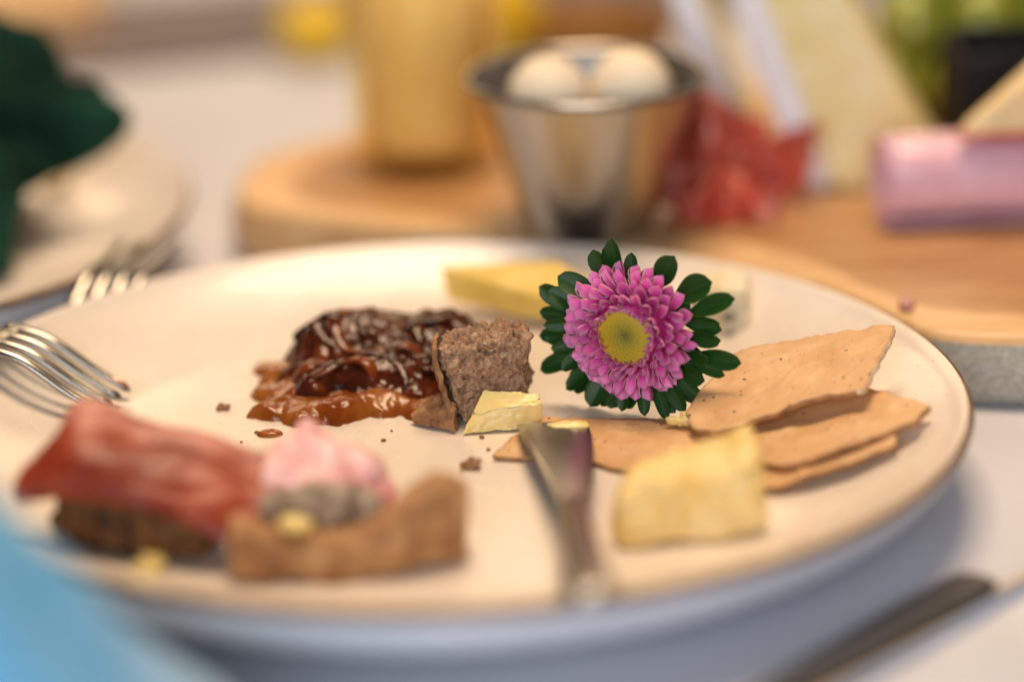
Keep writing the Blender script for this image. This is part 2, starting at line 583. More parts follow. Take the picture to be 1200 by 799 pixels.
def tube(pts, rad, n=14, flat=None, up=Vector((0, 0, 1))):
    """tapered tube along points; rad per point as (width, height)"""
    P = [Vector(p) for p in pts]
    v, f = [], []
    for i, p in enumerate(P):
        d = (P[min(i + 1, len(P) - 1)] - P[max(i - 1, 0)]).normalized()
        sx = d.cross(up).normalized()
        sz = sx.cross(d).normalized()
        rw, rh = rad[i] if isinstance(rad[i], tuple) else (rad[i], rad[i])
        for k in range(n):
            a = 2 * math.pi * k / n
            v.append(p + sx * rw * math.cos(a) + sz * rh * math.sin(a))
    for i in range(len(P) - 1):
        for k in range(n):
            a, b = i * n + k, i * n + (k + 1) % n
            f.append((a, b, b + n, a + n))
    f.append(tuple(range(n))[::-1])
    f.append(tuple(range((len(P) - 1) * n, len(P) * n)))
    return v, f


def ball(c, r, n=24, m=16, squash=(1, 1, 1), disp=None):
    v, f = [], []
    for i in range(m + 1):
        th = math.pi * i / m
        for k in range(n):
            a = 2 * math.pi * k / n
            d = Vector((math.sin(th) * math.cos(a) * squash[0], math.sin(th) * math.sin(a) * squash[1], math.cos(th) * squash[2]))
            p = Vector(c) + d * r
            if disp: p += d.normalized() * disp(p)
            v.append(p)
    for i in range(m):
        for k in range(n):
            a, b = i * n + k, i * n + (k + 1) % n
            f.append((a, a + n, b + n, b))
    return v, f


FLOOR = 0.9      # height of the plate's flat centre above the table


def plate_z(x, y):
    r = math.hypot(x, y)
    return FLOOR + (0 if r < 9.3 else 1.5 * ((r - 9.3) / 4.0) ** 1.9)


# ------------------------------------------------------------------ setting: the clothed table
def tablecloth():
    n = 110
    v, f = [], []
    for i in range(n + 1):
        for j in range(n + 1):
            x = -110 + 220 * i / n
            y = -70 + 220 * j / n
            z = -.06 + .05 * fr((x, y, 0), .05, 3, 3) - .05
            z += .10 * max(0, fr((x * .4 + y * .6, y * .15, 0), .12, 2, 9))
            if math.hypot(x, y) < 16 or math.hypot(x + 21.2, y - 19) < 15: z = min(z, -.03)
            z = min(z, 0)
            v.append((x, y, z))
    for i in range(n):
        for j in range(n):
            a = i * (n + 1) + j
            f.append((a, a + n + 1, a + n + 2, a + 1))
    o = mk("tablecloth", v, f, 'cloth')
    tag(o, "white linen tablecloth under the plates and board", "tablecloth", kind="structure")


tablecloth()


# ------------------------------------------------------------------ plates
def plate(loc, label):
    t = thing("dinner_plate", label, "plate", loc, "cream stoneware plates")
    top = [(0.0, FLOOR)] + [(r_, plate_z(r_, 0)) for r_ in [3, 6, 8, 9.0] + [9.3 + .2 * k for k in range(20)]] + [(13.22, 2.385), (13.32, 2.43), (13.37, 2.437)]
    rimp = [(13.37, 2.437), (13.47, 2.41), (13.515, 2.34), (13.53, 2.28), (13.50, 2.20)]
    und = [(13.50, 2.20), (13.3, 1.75), (12.9, 1.25), (12.2, .75), (11.3, .38), (10.3, .16), (9.4, .06), (9.1, 0), (8.8, .02), (8.5, .3), (0, .35)]
    for nm, pr, m, nseg in (("glazed_top", top, 'plate', 160), ("rim_band", rimp, 'rim', 160), ("underside", und, 'plate_under', 160)):
        v, f = lathe(pr, nseg, loc)
        mk(nm, v, f, m, t)
    return t


plate((0, 0, 0), "large cream speckled plate with brown rim holding the flower and food")


def copy_tree(o, parent=None):
    c = o.copy()
    col.objects.link(c)
    c.parent = parent
    for ch in list(o.children):
        copy_tree(ch, c)
    return c


p2 = copy_tree(bpy.data.objects["dinner_plate"])
p2.location = Vector((-21.2, 19, 0)) * S
p2['label'] = "cream plate with brown rim holding the dark green napkin, at left behind"


# ------------------------------------------------------------------ live-edge board and what stands on it
BZ = 2.0


def board():
    o2 = [(-6.4, 22.6), (-6.3, 20.6), (-5.3, 18.9), (-2, 17.1), (1.5, 15.5), (4.6, 13.95), (8, 12.05), (11, 9.4), (12.6, 6.7), (13.25, 5.4),
          (14.2, 4.75), (16, 4.35), (19, 4.0), (23, 3.8), (29, 4.3), (31, 8), (31.5, 20), (31, 31), (25, 33), (10, 33), (0, 29.6), (-4.2, 27), (-5.9, 25)]
    n = 150
    out = crv(o2, n, True)
    c = Vector((13, 20))
    t = thing("wooden_board", "live-edge wooden serving board with pale sapwood border and rough grey edge", "board", (13, 20, 0))
    # heartwood top
    inner, mid = [], []
    for p in out:
        d = (c - p)
        L = d.length
        wd = 2.1 + .5 * fr((p.x, p.y, 0), .25, 3, 2)
        inner.append(p + d / L * wd)
        mid.append(p + d / L * .35)
    v, f = [], []
    K = 8
    for k in range(1, K + 1):
        for p in inner:
            q = c.lerp(p, k / K); v.append((q.x, q.y, BZ))
    v.append((c.x, c.y, BZ))
    for k in range(n):
        k2 = (k + 1) % n
        f.append((k, k2, K * n))
        for r_ in range(K - 1):
            f.append((r_ * n + k, (r_ + 1) * n + k, (r_ + 1) * n + k2, r_ * n + k2))
    mk("heartwood_top", v, f, 'heartwood', t)
    v, f = [], []
    for ring, z in ((inner, BZ), (mid, BZ), (None, BZ - .08), (out, BZ - .28)):
        for i, p in enumerate(ring or out):
            if ring is None: p = mid[i].lerp(out[i], .75)
            v.append((p.x, p.y, z))
    for r_ in range(3):
        for k in range(n):
            k2 = (k + 1) % n
            f.append((r_ * n + k, (r_ + 1) * n + k, (r_ + 1) * n + k2, r_ * n + k2))
    mk("sapwood_border", v, f, 'sapwood', t)
    # bark on the long sides, cut wood at the left end
    for nm, m, sel in (("bark_edge", 'bark', lambda p: p.x > -1.0 or p.y > 30), ("cut_end", 'sapwood', lambda p: not (p.x > -1.0 or p.y > 30))):
        v, f = [], []
        R = 14
        for j in range(R + 1):
            s = j / R
            for p in out:
                d = (p - c).normalized()
                bul = .18 * math.sin(math.pi * s) - .35 * max(0, s - .75) * 2
                if m == 'bark': bul += .07 * fr((p.x, p.y, s * 2), 1.8, 5, 5)
                q = p + d * bul
                v.append((q.x, q.y, (BZ - .28) * (1 - s)))
        for j in range(R):
            for k in range(n):
                if not sel(out[k]): continue
                k2 = (k + 1) % n
                f.append((j * n + k, (j + 1) * n + k, (j + 1) * n + k2, j * n + k2))
        mk(nm, v, f, m, t)


board()


def sauce_cup():
    c = (4.72, 15.75, BZ)
    t = thing("sauce_cup", "flared stainless steel sauce cup holding two pale eggs", "cup", c)
    prof = smooth_prof([(0, .05), (1.7, .03), (1.95, .12), (2.2, .9), (2.72, 2.6), (3.32, 4.4), (3.48, 4.73)], 5)
    rim = [(3.48, 4.73), (3.56, 4.85), (3.66, 4.89), (3.75, 4.83), (3.75, 4.71), (3.66, 4.63), (3.56, 4.65)]
    inn = smooth_prof([(3.44, 4.75), (3.26, 4.4), (2.66, 2.65), (2.1, .95), (1.8, .25), (0, .2)], 5)
    v, f = lathe(prof, 72, c); mk("cup_wall", v, f, 'cup', t)
    v, f = lathe(rim, 72, c); mk("rolled_rim", v, f, 'steel', t)
    v, f = lathe(inn, 72, c); mk("cup_lining", v, f, 'cup_inner', t)
    for (dx, dy, dz, nm, lb) in ((-1.22, -.75, 4.2, "peeled_egg", "pale peeled egg in the left of the steel cup"), (1.28, -.55, 4.3, "peeled_egg", "pale peeled egg in the right of the steel cup")):
        cc = (c[0] + dx, c[1] + dy, c[2] + dz)
        v, f = ball(cc, 1.26, 32, 20, (1.0, 1.0, 1.12))
        tag(mk(nm, v, f, 'egg', None, cc), lb, "egg", "eggs in the steel cup")
    # a further egg below keeps the two upper ones up
    cc = (c[0], c[1] + .2, c[2] + 1.72)
    v, f = ball(cc, 1.45, 28, 18, (1.1, 1.1, 1))
    tag(mk("peeled_egg", v, f, 'egg', None, cc), "pale egg at the bottom of the steel cup beneath the upper two", "egg", "eggs in the steel cup")


sauce_cup()


def jar():
    c = (-.2, 23.9, BZ)
    t = thing("glass_jar", "glass jar of beige spread standing on the wooden board", "jar", c)
    out = smooth_prof([(0, 0), (2.05, 0), (2.32, .2), (2.38, 1.2), (2.48, 4), (2.56, 6.6), (2.58, 7.2)], 4)
    v, f = lathe(out + [(2.57, 7.28), (2.52, 7.30)], 64, c)
    mk("jar_glass", v, f, 'glass', t)
    fill = [(0, .54), (1.80, .59), (1.98, 1.2), (2.06, 4), (2.16, 6.2), (2.0, 6.35), (0, 6.4)]
    v, f = lathe(fill, 56, c); mk("beige_filling", v, f, 'spread', t)
    v, f = lathe([(0, 6.9), (1.0, 6.8), (1.8, 6.6), (2.1, 6.42)], 40, c); mk("cream_topping", v, f, 'cream', t)


jar()


def dish_of_honey():
    c = (6.2, 42.0, -.02)
    t = thing("honey_dish", "low dish with dark amber honey behind the steel cup", "dish", c)
    v, f = lathe(smooth_prof([(0, 0), (2.2, 0), (2.5, .2), (3.3, 1.6), (3.6, 2.5), (3.72, 2.6), (3.6, 2.6), (3.3, 2.0)], 4), 56, c); mk("bowl", v, f, 'amber_bowl', t)
    v, f = lathe([(0, 2.2), (3.42, 2.2)], 56, c); mk("honey", v, f, 'honey', t)
    for (cc, r, lb) in (((1.7, 42.0, 1.9), 2.5, "yellow lemon half behind the glass jar"), ((-4.6, 47, 1.35), 1.4, "small yellow lemon piece left of the jar, far back")):
        v, f = ball((cc[0], cc[1], r * .98), r, 28, 18, (1.15, 1, 1), lambda p: .05 * fr(p, 2, 3, 1))
        tag(mk("lemon", v, f, 'lemon', None, (cc[0], cc[1], 0)), lb, "lemon")


dish_of_honey()


def brie():
    # two upright slices leaning to the left; rind strips on the left, yellow cut face to the right
    def slice_(base, off, label, top=9.2):
        t = thing("brie_slice", label, "cheese", base, "white-rind cheese slices on the board")
        b = Vector(base)
        lean = Vector((-.36, .05, 0))
        dpt = Vector((.16, 1.0, 0)).normalized()
        sid = Vector((1.0, -.05, 0))

        def P(s, d, h):
            return b + sid * s + dpt * d + lean * h + Vector((0, 0, h))
        tk = off
        # paste: wedge narrowing upward on its right side
        cn = [P(.22, 0, 0), P(tk, 0, 0), P(.22, 2.2, 0), P(tk, 2.4, 0), P(.22, 0, top), P(tk * .52, 0, top), P(.22, 2.2, top), P(tk * .52, 2.4, top)]
        v, f = hexa(cn, 22, .10, lambda p, n: .07 * fr(p, 1.2, 4, 2)); mk("paste", v, f, 'brie', t)
        cn = [P(-.85, -.06, 0), P(.25, -.1, 0), P(-.85, 2.3, 0), P(.25, 2.3, 0), P(-.75, -.06, top), P(.25, -.1, top), P(-.75, 2.3, top), P(.25, 2.3, top)]
        v, f = hexa(cn, 18, .25, lambda p, n: .06 * fr(p, 2, 4, 3)); mk("rind", v, f, 'rind', t)
    slice_((12.5, 19.0, BZ + .03), 4.1, "pale yellow cheese slice with white rind, leaning next to the rolled ham")
    slice_((10.5, 20.9, BZ + .03), .4, "narrow cheese slice with white rind standing between steel cup and the larger slice", 9.0)


brie()


def salami():
    for k, (cx, cy, h, tw, lb) in enumerate(((8.55, 17.6, 3.4, 0.0, "crumpled dark red cured ham slice standing beside the steel cup"),
                                            (10.0, 18.0, 2.6, 1.4, "folded red cured ham slice in front of the cheese rind"),
                                            (8.9, 15.6, 1.2, 2.7, "ruffled red and white cured ham slice lying lowest, in front on the board"))):
        rows = []
        L = 2.0 if k < 2 else 1.9
        for j in range(6):
            s = j / 5
            row = []
            for i in range(15):
                u = i / 14
                x = cx + (u - .5) * 2 * L * (.75 + .25 * s)
                y = cy + .75 * math.sin(u * 9 + tw) * (.35 + .65 * s) + (s - .5) * .6
                z = BZ + .12 + h * s * (.85 + .22 * math.sin(u * 4 + tw * 2)) + .14 * math.sin(u * 9 + s * 4)
                row.append((x, y, max(BZ + .08, z)))
            rows.append(row)
        v, f = loft(rows, 90, 26, .12, lambda p: .10 * fr(p, 1.5, 3, k))
        v = [Vector((p.x, p.y, max(p.z, BZ + .02))) for p in v]
        tag(mk("cured_ham_slice", v, f, 'salami', None, (cx, cy, BZ)), lb, "ham", "red cured ham slices on the board")


salami()


def ham_roll():
    c = Vector((13.6, 15.2, BZ + 1.48))
    t = thing("ham_roll", "pink rolled slice of boiled ham on the wooden board", "ham", (c.x, c.y, BZ))
    rows = []
    N = 60
    for j in range(12):
        x = c.x + 9.5 * j / 11
        row = []
        for i in range(N):
            a = i / (N - 1) * 2 * math.pi * 2.3
            rr = 1.46 - .42 * i / (N - 1) * 2.0
            rr *= 1 + .035 * fr((x * .4, math.cos(a), math.sin(a)), 1.2, 3, 4)
            row.append((x + .12 * fr((0, i * .1, j), 1, 2, 1) * (1 if j == 0 else 0), c.y + .28 * (j / 11) + rr * 1.03 * math.cos(a + 4.2), c.z + rr * math.sin(a + 4.2)))
        rows.append(row)
    v, f = loft(rows, 180, 14, .13)
    mk("rolled_slice", v, f, 'ham', t)
    # apple slice resting on the roll
    b = (17.2, 15.0, BZ + 2.95)
    t = thing("apple_slice", "apple slice with thin red skin lying on the rolled ham", "apple", b)
    cn = [(15.85, 14.1, b[2] + .03), (19.4, 14.1, b[2] + .05), (15.95, 14.7, b[2] + .15), (19.2, 16.3, b[2] + .35), (15.95, 14.2, b[2] + .25), (19.5, 14.3, b[2] + 2.9), (16.0, 14.65, b[2] + .35), (19.2, 15.9, b[2] + 2.8)]
    v, f = hexa(cn, 20, .2, lambda p, n: .03 * fr(p, 2, 3, 1)); mk("flesh", v, f, 'apple', t)
    cn = [(15.7, 13.92, b[2] - .05), (19.5, 13.92, b[2] - .05), (15.8, 14.75, b[2] + .02), (19.3, 16.35, b[2] + .2), (15.75, 13.95, b[2] + .12), (19.5, 13.95, b[2] + .16), (15.8, 14.75, b[2] + .18), (19.3, 16.35, b[2] + .38)]
    v, f = hexa(cn, 12, .4); mk("red_skin", v, f, 'apple_skin', t)


ham_roll()


def back_right():
    # black square dish
    b = (18.6, 20.6, BZ)
    t = thing("black_dish", "small square matt black dish behind the rolled ham", "dish", b)
    x0, x1, y0, y1, h = 16.7, 21.2, 19.4, 23.6, 4.2
    for (nm, q) in (("front_wall", (x0, x1, y0, y0 + .3)), ("back_wall", (x0, x1, y1 - .3, y1)), ("side_wall", (x0, x0 + .3, y0 + .31, y1 - .31)), ("side_wall", (x1 - .3, x1, y0 + .31, y1 - .31))):
        cn = [(x, y, z) for z in (BZ + .02, BZ + h) for y in (q[2], q[3]) for x in (q[0], q[1])]
        v, f = hexa(cn, 6, .3); mk(nm, v, f, 'black', t)
    cn = [(x, y, z) for z in (BZ + 2.9, BZ + 3.2) for y in (y0 + .31, y1 - .31) for x in (x0 + .31, x1 - .31)]
    v, f = hexa(cn, 6, .2); mk("tray", v, f, 'black', t)
    # grapes
    g0 = (18.4, 28.0, BZ)
    t = thing("grape_bunch", "bunch of green grapes heaped behind the black dish", "grapes", g0)
    random.seed(3)
    spots = [(15.6, 27.0, 1.3), (17.9, 26.4, 1.3), (20.3, 26.6, 1.3), (22.6, 27, 1.3), (16.6, 29, 1.3), (19, 28.9, 1.3), (21.4, 29.1, 1.3),
             (16.5, 27.6, 3.3), (18.8, 27.2, 3.4), (21.2, 27.4, 3.4), (17.6, 29.4, 3.3), (20, 29.4, 3.4), (17.6, 28.0, 5.3), (20.0, 28.1, 5.4), (22.2, 28.6, 5.1), (18.8, 28.9, 7.0), (21.2, 29, 7.0)]
    for (x, y, z) in spots:
        v, f = ball((x, y, BZ + z), 1.27, 22, 14, (1, 1, 1.08))
        mk("grape", v, f, 'grape', t)
    v, f = tube([(18.5, 30.6, BZ + 7.5), (19.2, 29.6, BZ + 6), (19.4, 28.6, BZ + 4.2), (19.2, 28, BZ + 2.4)], [.14, .13, .1, .08], 8)
    mk("stalk", v, f, 'stem', t)


back_right()


def far_left():
    # crumpled dark green napkin on the second plate
    rows = []
    ctrl = [
        [(-24, 14.6, 1.5), (-20, 13.4, 1.3), (-16.4, 13.6, 1.2), (-14.0, 14.6, 1.4), (-12.9, 15.2, 1.3)],
        [(-24, 15.4, 4.3), (-20, 15.0, 4.0), (-16.4, 15.6, 3.6), (-14.0, 16.2, 3.0), (-12.9, 16.8, 2.2)],
        [(-24, 17, 5.8), (-20, 17, 5.7), (-16, 17.2, 5.0), (-13.6, 17.8, 3.8), (-12.6, 18.3, 3.0)],
        [(-25, 18.5, 6.8), (-20, 18.4, 6.9), (-16, 18.8, 6.0), (-12.4, 19.6, 3.9), (-10.6, 20.6, 3.4)],
        [(-25, 19.5, 7.4), (-20, 19.6, 7.6), (-15.4, 19.8, 6.6), (-12.0, 20.1, 5.3), (-9.5, 20.3, 4.8)],
        [(-25, 20.6, 8.0), (-20, 20.8, 8.3), (-16, 21.2, 8.1), (-12.8, 21.6, 6.3), (-11.0, 22.0, 5.5)],
        [(-25, 22.6, 7.4), (-20, 22.8, 7.6), (-16, 23, 7.7), (-13.2, 23.3, 6.8), (-12.0, 23.6, 4.8)],
        [(-25, 25.4, 1.9), (-20, 25.6, 1.4), (-16, 25.4, 1.3), (-14.3, 25, 1.2), (-13.4, 24.6, 1.3)]]
    v, f = loft(ctrl, 70, 70, .25, lambda p: .45 * fr(p, .7, 4, 6))
    v = [Vector((p.x, p.y, max(p.z, .95 + plate_z(p.x + 21.2, p.y - 19) - FLOOR))) for p in v]
    tag(mk("green_napkin", v, f, 'green_cloth', None, (-20, 19, 1)), "crumpled dark green cloth napkin on the left plate", "napkin")
    # brass ring added to give two gold glints
    v, f = [], []
    c = Vector((-12.7, 24.6, 1.55)); R, r_ = .62, .16
    # lies flat on the plate wall
    for i in range(40):
        a = 2 * math.pi * i / 40
        for j in range(12):
            b = 2 * math.pi * j / 12
            v.append(c + Vector(((R + r_ * math.cos(b)) * math.cos(a), r_ * 2.2 * math.sin(b), (R + r_ * math.cos(b)) * math.sin(a) + .35)))
    for i in range(40):
        for j in range(12):
            f.append((i * 12 + j, ((i + 1) % 40) * 12 + j, ((i + 1) % 40) * 12 + (j + 1) % 12, i * 12 + (j + 1) % 12))
    tag(mk("glint_ring", v, f, 'brass', None, c), "small shiny brass ring added for its glints beside the green napkin", "ring")
    # far wooden board and a grey band put in as shade on the tablecloth
    cn = [(-34, 48.5, 0.01), (-13.6, 51.6, 0.01), (-36, 66, 0.01), (-15.5, 68, 0.01), (-34, 48.5, 1.7), (-13.6, 51.6, 1.7), (-36, 66, 1.7), (-15.5, 68, 1.7)]
    v, f = hexa(cn, 16, .12); tag(mk("wooden_board", v, f, 'sapwood', None, (-25, 58, 0)), "plain tan wooden board far back in the upper left corner", "board")
    rows = [[(-70, 41 + dy, .12), (-40, 43.5 + dy, .14), (-16, 45.5 + dy, .12), (0, 50 + dy, .14), (30, 58 + dy, .12), (70, 66 + dy, .12)] for dy in (0, 2.5, 6, 10, 14)]
    v, f = loft(rows, 60, 14, .10, lambda p: .03 * fr(p, .3, 3, 2)); tag(mk("shade_band", v, f, 'mauve_shade', None, (0, 60, 0)), "mauve grey sheet standing in for shade on the tablecloth far behind", "shade")


far_left()


# ------------------------------------------------------------------ cutlery
def fork(name, tip, hump, across, handle, label, syrup=False, spacing=.62):
    """tip: point of the first tine; hump: where the tines join; across: unit vector along the tines row; handle: points from the hump back"""
    tip, hump, across = Vector(tip), Vector(hump), Vector(across).normalized()
    t = thing(name, label, "fork", hump)
    for k in range(4):
        o = across * spacing * k
        conv = across * spacing * (1.5 - k) * .06
        a = hump + o + conv
        b = tip + o
        mid1 = a.lerp(b, .33) + Vector((0, 0, .30)); mid2 = a.lerp(b, .7) + Vector((0, 0, .10))
        pts = crv([a, mid1, mid2, b], 18)
        rad = [(.215 - .075 * i / 17, .14 - .05 * i / 17) for i in range(18)]
        rad[-1] = (.05, .04)
        v, f = tube(pts, rad, 12); tn = mk("tine", v, f, 'steel', t)
        if k == 0: first = tn
    # shoulder and handle as one flat tapering bar
    cen = hump + across * spacing * 1.5
    d0 = (hump - tip).normalized()
    pts = crv([cen + (tip - hump) * .12 + Vector((0, 0, .12)), cen + d0 * .4 * 1 + Vector((0, 0, -.1))] + [Vector(h) for h in handle], 40)
    m = len(pts)
    rad = []
    for i in range(m):
        s = i / (m - 1)
        wd = 1.12 if s < .06 else (1.12 + (.32 - 1.12) * min(1, (s - .06) / .12) if s < .35 else .32 + .62 * ((s - .35) / .65) ** 1.3)
        if i in (0, m - 1): wd *= .8
        rad.append((wd, .11))
    v, f = tube(pts, rad, 18); mk("handle", v, f, 'steel', t)
    if syrup:
        a = tip + (hump - tip) * .01
        b = tip + (hump - tip) * .16
        v, f = tube(crv([a + Vector((0, 0, .04)), a.lerp(b, .5) + Vector((0, 0, .10)), b + Vector((0, 0, .10))], 10), [(.05, .04), (.09, .06), (.11, .07), (.12, .08), (.12, .08), (.12, .07), (.11, .06), (.09, .05), (.07, .04), (.03, .02)], 10)
        mk("syrup_smear", v, f, 'syrup', first)


fork("fork", (-8.40, 4.60, 1.17), (-11.75, 5.75, 2.75), (-.30, -.95, 0),
     [(-14.2, 5.4, 2.45), (-17.5, 6.2, 2.2), (-22, 7.5, 1.2), (-26.5, 8.6, .25)],
     "silver fork with syrup on one tine, resting on the large plate's left rim", True)
fork("fork", (-9.24, 13.3, 2.86), (-10.55, 9.9, 1.85), (.97, -.26, 0), [(-10.9, 7.6, .95), (-12.2, 4.9, .3), (-14.0, 0.6, .22), (-15.3, -3.0, .22)],
     "silver fork with its tines on the rim of the left plate behind", False, .56)


def spreader():
    b = (2.9, -3, 1.4)
    t = thing("butter_knife", "small silver butter knife lying across the plate's front rim", "knife", b)
    P = [(2.85, .55, 1.36), (2.88, .2, 1.40), (2.95, -1.2, 1.50), (3.02, -3.0, 1.64), (3.05, -5.0, 1.80), (3.02, -6.6, 1.95)]
    pts = crv([Vector(p) for p in P], 36)
    v, f = [], []
    n = 14
    for i, p in enumerate(pts):
        s = i / 35
        wl = .92 * min(1, math.sqrt(max(0.0001, 1 - (1 - min(1, s / .09)) ** 2))) * (1 if s < .3 else 1 - .72 * ((s - .3) / .7) ** 1.4)
        for k in range(n):
            u = -1 + 2 * (k % (n // 2)) / (n // 2 - 1)
            up = 1 if k < n // 2 else -1
            if up < 0: u = -u
            v.append(p + Vector((u * wl, 0, up * .045 * (1 - u * u * .8) - .02 * u)))
    for i in range(35):
        for k in range(n):
            a, c_ = i * n + k, i * n + (k + 1) % n
            f.append((a, c_, c_ + n, a + n))
    f.append(tuple(range(n))[::-1]); f.append(tuple(range(35 * n, 36 * n)))
    bl = mk("blade", v, f, 'cup', t)
    pts = crv([Vector(p) for p in [(3.02, -6.2, 1.92), (3.02, -7.6, 2.06), (3.05, -10, 2.34), (3.08, -12.6, 2.68), (3.1, -14.0, 2.80)]], 26)
    rad = [(.26 + .22 * min(1, i / 14) + (.06 if i > 18 else 0), .17 + .05 * min(1, i / 14)) for i in range(26)]
    rad[-1] = (.30, .12)
    v, f = tube(pts, rad, 16); mk("handle", v, f, 'steel', t)
    # smear of butter on the blade tip
    v, f = ball((3.3, .2, 1.43), .36, 26, 16, (1.5, .75, .26), lambda p: .16 * fr(p, 2.4, 5, 2)); mk("butter_smear", v, f, 'butter', bl)


spreader()


def table_front():
    b = (10.3, -10.5, .05)
    t = thing("table_knife", "dark grey table knife on the cloth beside the plate's front right", "knife", b)
    d = Vector((.69, .72, 0)); s = Vector((.72, -.69, 0))
    e = Vector((12.65, -7.45, .14))
    pts = [e - d * q for q in (0, .12, .35, .8, 2, 4, 6.5, 9, 11)]
    rad = [(.30, .06), (.55, .08), (.60, .10), (.66, .10), (.66, .11), (.64, .11), (.56, .12), (.45, .14), (.38, .15)]
    v, f = tube(pts, rad, 18); mk("blade", v, f, 'dark_steel', t)
    q0 = e - d * 10.9
    v, f = tube([q0 - d * q + Vector((0, 0, .08 if q > .2 else .05)) for q in (0, .5, 3, 7, 9.5, 9.9)], [(.4, .2), (.5, .24), (.55, .27), (.72, .27), (.7, .24), (.45, .15)], 18)
    mk("handle", v, f, 'dark_steel', t)
    # tan strip put in as a warm reflection, and white folded napkin
    rows = []
    for k, off in enumerate((.5, .9, 1.6, 2.6)):
        rows.append([tuple(e + d * a + s * off + Vector((0, 0, -.118))) for a in (-12, -8, -4, 0, 3, 6)])
    v, f = loft(rows, 40, 8, .05); tag(mk("reflection_strip", v, f, 'tan_reflection', None, (13, -9, 0)), "tan strip standing in for a warm reflection right of the dark knife", "napkin")
    base = e + s * 1.05
    t = thing("folded_napkin", "folded white napkin with its edge shade painted blue at the lower right corner", "napkin", (base.x, base.y, .06))
    cn = []
    for z in (.04, .20):
        for off in (.12, 7):
            for a in (-13, 7):
                cn.append(tuple(base + d * a + s * off + Vector((0, 0, z - .14))))
    cn = [cn[0], cn[1], cn[2], cn[3], cn[4], cn[5], cn[6], cn[7]]
    v, f = hexa(cn, 26, .08, lambda p, n: .07 * fr(p, .5, 4, 4)); mk("folded_cloth", v, f, 'white_napkin', t)
    v, f = tube([base + d * (-13 + 20 * k / 30) + s * (.16 + .02 * math.sin(k)) + Vector((0, 0, .115 + .012 * math.sin(k * .8))) for k in range(31)], [(.22, .05)] * 31, 10)
    mk("edge_shade", v, f, 'blue_shade', t)  # shade at the napkin's edge, laid on as a blue strip


table_front()


def blue_napkin():
    n = 70
    v, f = [], []
    for i in range(n + 1):
        for j in range(n + 1):
            x = -26 + 23.5 * i / n
            y = -27.5 + 12.5 * j / n
            s = max(0, min(1, (-2.6 - x) / 6.6))
            prof = 8.7 * s ** .95 if x > -9.2 else 8.7 - .05 * (-9.2 - x)
            e = (y + 21.0) / 6.3
            sh = max(0, 1 - abs(e) ** 2.4)
            z = prof * sh ** .6 + .5 * fr((x, y, 0), .28, 4, 8) * min(1, prof / 3) * sh
            if x < -22: z *= max(0, (x + 26) / 4)
            v.append((x + .5 * fr((x, y, 1), .3, 2, 2) * sh, y, max(.03, z)))
    for i in range(n):
        for j in range(n):
            a = i * (n + 1) + j
            f.append((a, a + n + 1, a + n + 2, a + 1))
    tag(mk("blue_napkin", v, f, 'blue_cloth', None, (-14, -21, 0)), "bright blue bunched cloth in the lower left foreground", "napkin")


blue_napkin()


# ------------------------------------------------------------------ food on the plate
def crackers():
    A = [(6.31, 0.29, 1.57), (6.73, 1.22, 1.85), (7.8, 2.7, 2.41), (9.0, 2.69, 2.71), (11.97, 1.85, 3.3), (11.74, 1.22, 3.12), (10.79, -0.76, 2.5), (9.2, -0.65, 2.12), (6.95, -0.86, 1.51), (6.46, -0.53, 1.45)]
    B = [(7.91, -2.64, 1.35), (7.9, -0.2, 1.36), (8.5, .75, 1.46), (10.9, .85, 1.98), (12.35, -1.51, 2.35), (11.87, -2.23, 2.25), (9.0, -3.27, 1.6), (8.52, -3.23, 1.49)]
    Cc = [(7.91, -3.74, 1.09), (7.99, -1.92, 1.12), (8.54, -1.11, 1.25), (10.7, -1.03, 1.7), (11.44, -2.17, 1.85), (11.27, -2.86, 1.80), (8.34, -3.83, 1.18)]
    D = [(1.25, -0.83, 1.06), (1.84, 0.33, 1.1), (2.69, 1.67, 1.14), (6.47, 1.15, 1.16), (7.72, -0.02, 1.16), (8.11, -0.82, 1.14), (6.63, -1.23, 1.12), (4.76, -2.19, 1.06), (4.3, -1.96, 1.06), (3.3, -0.95, 1.08), (2.1, -1.06, 1.06)]
    for k, (o, amp, th, lb) in enumerate(((A, .10, .20, "speckled tan cracker on top, leaning highest beside the flower"),
                                          (B, .09, .19, "tan cracker second in the pile, pointing right towards the rim"),
                                          (Cc, .06, .17, "lowest tan cracker at the pile's front, under two others"),
                                          (D, .05, .13, "flat tan cracker under the butter knife tip in front of the flower"))):
        wf = (lambda k, amp: lambda p: amp * fr(p, .45, 3, k + 1) + .07 * max(0, fr(p, 1.5, 3, k + 5)) + .012 * fr(p, 6, 3, k))(k, amp)
        v, f, fm = slab(o, th, 170, 26, .07, wf, k)
        c = sum((Vector(q) for q in o), Vector()) / len(o)
        fm = [(2 if (k == 0 and v[g[0]].x > 10.6) else 1) if m_ else 0 for g, m_ in zip(f, fm)]
        tag(mk("cracker", v, f, None, None, (c.x, c.y, min(q[2] for q in o)), True, ['cracker', 'cracker_side', 'cracker_edge'], fm), lb, "cracker", "tan crackers on the plate")


crackers()


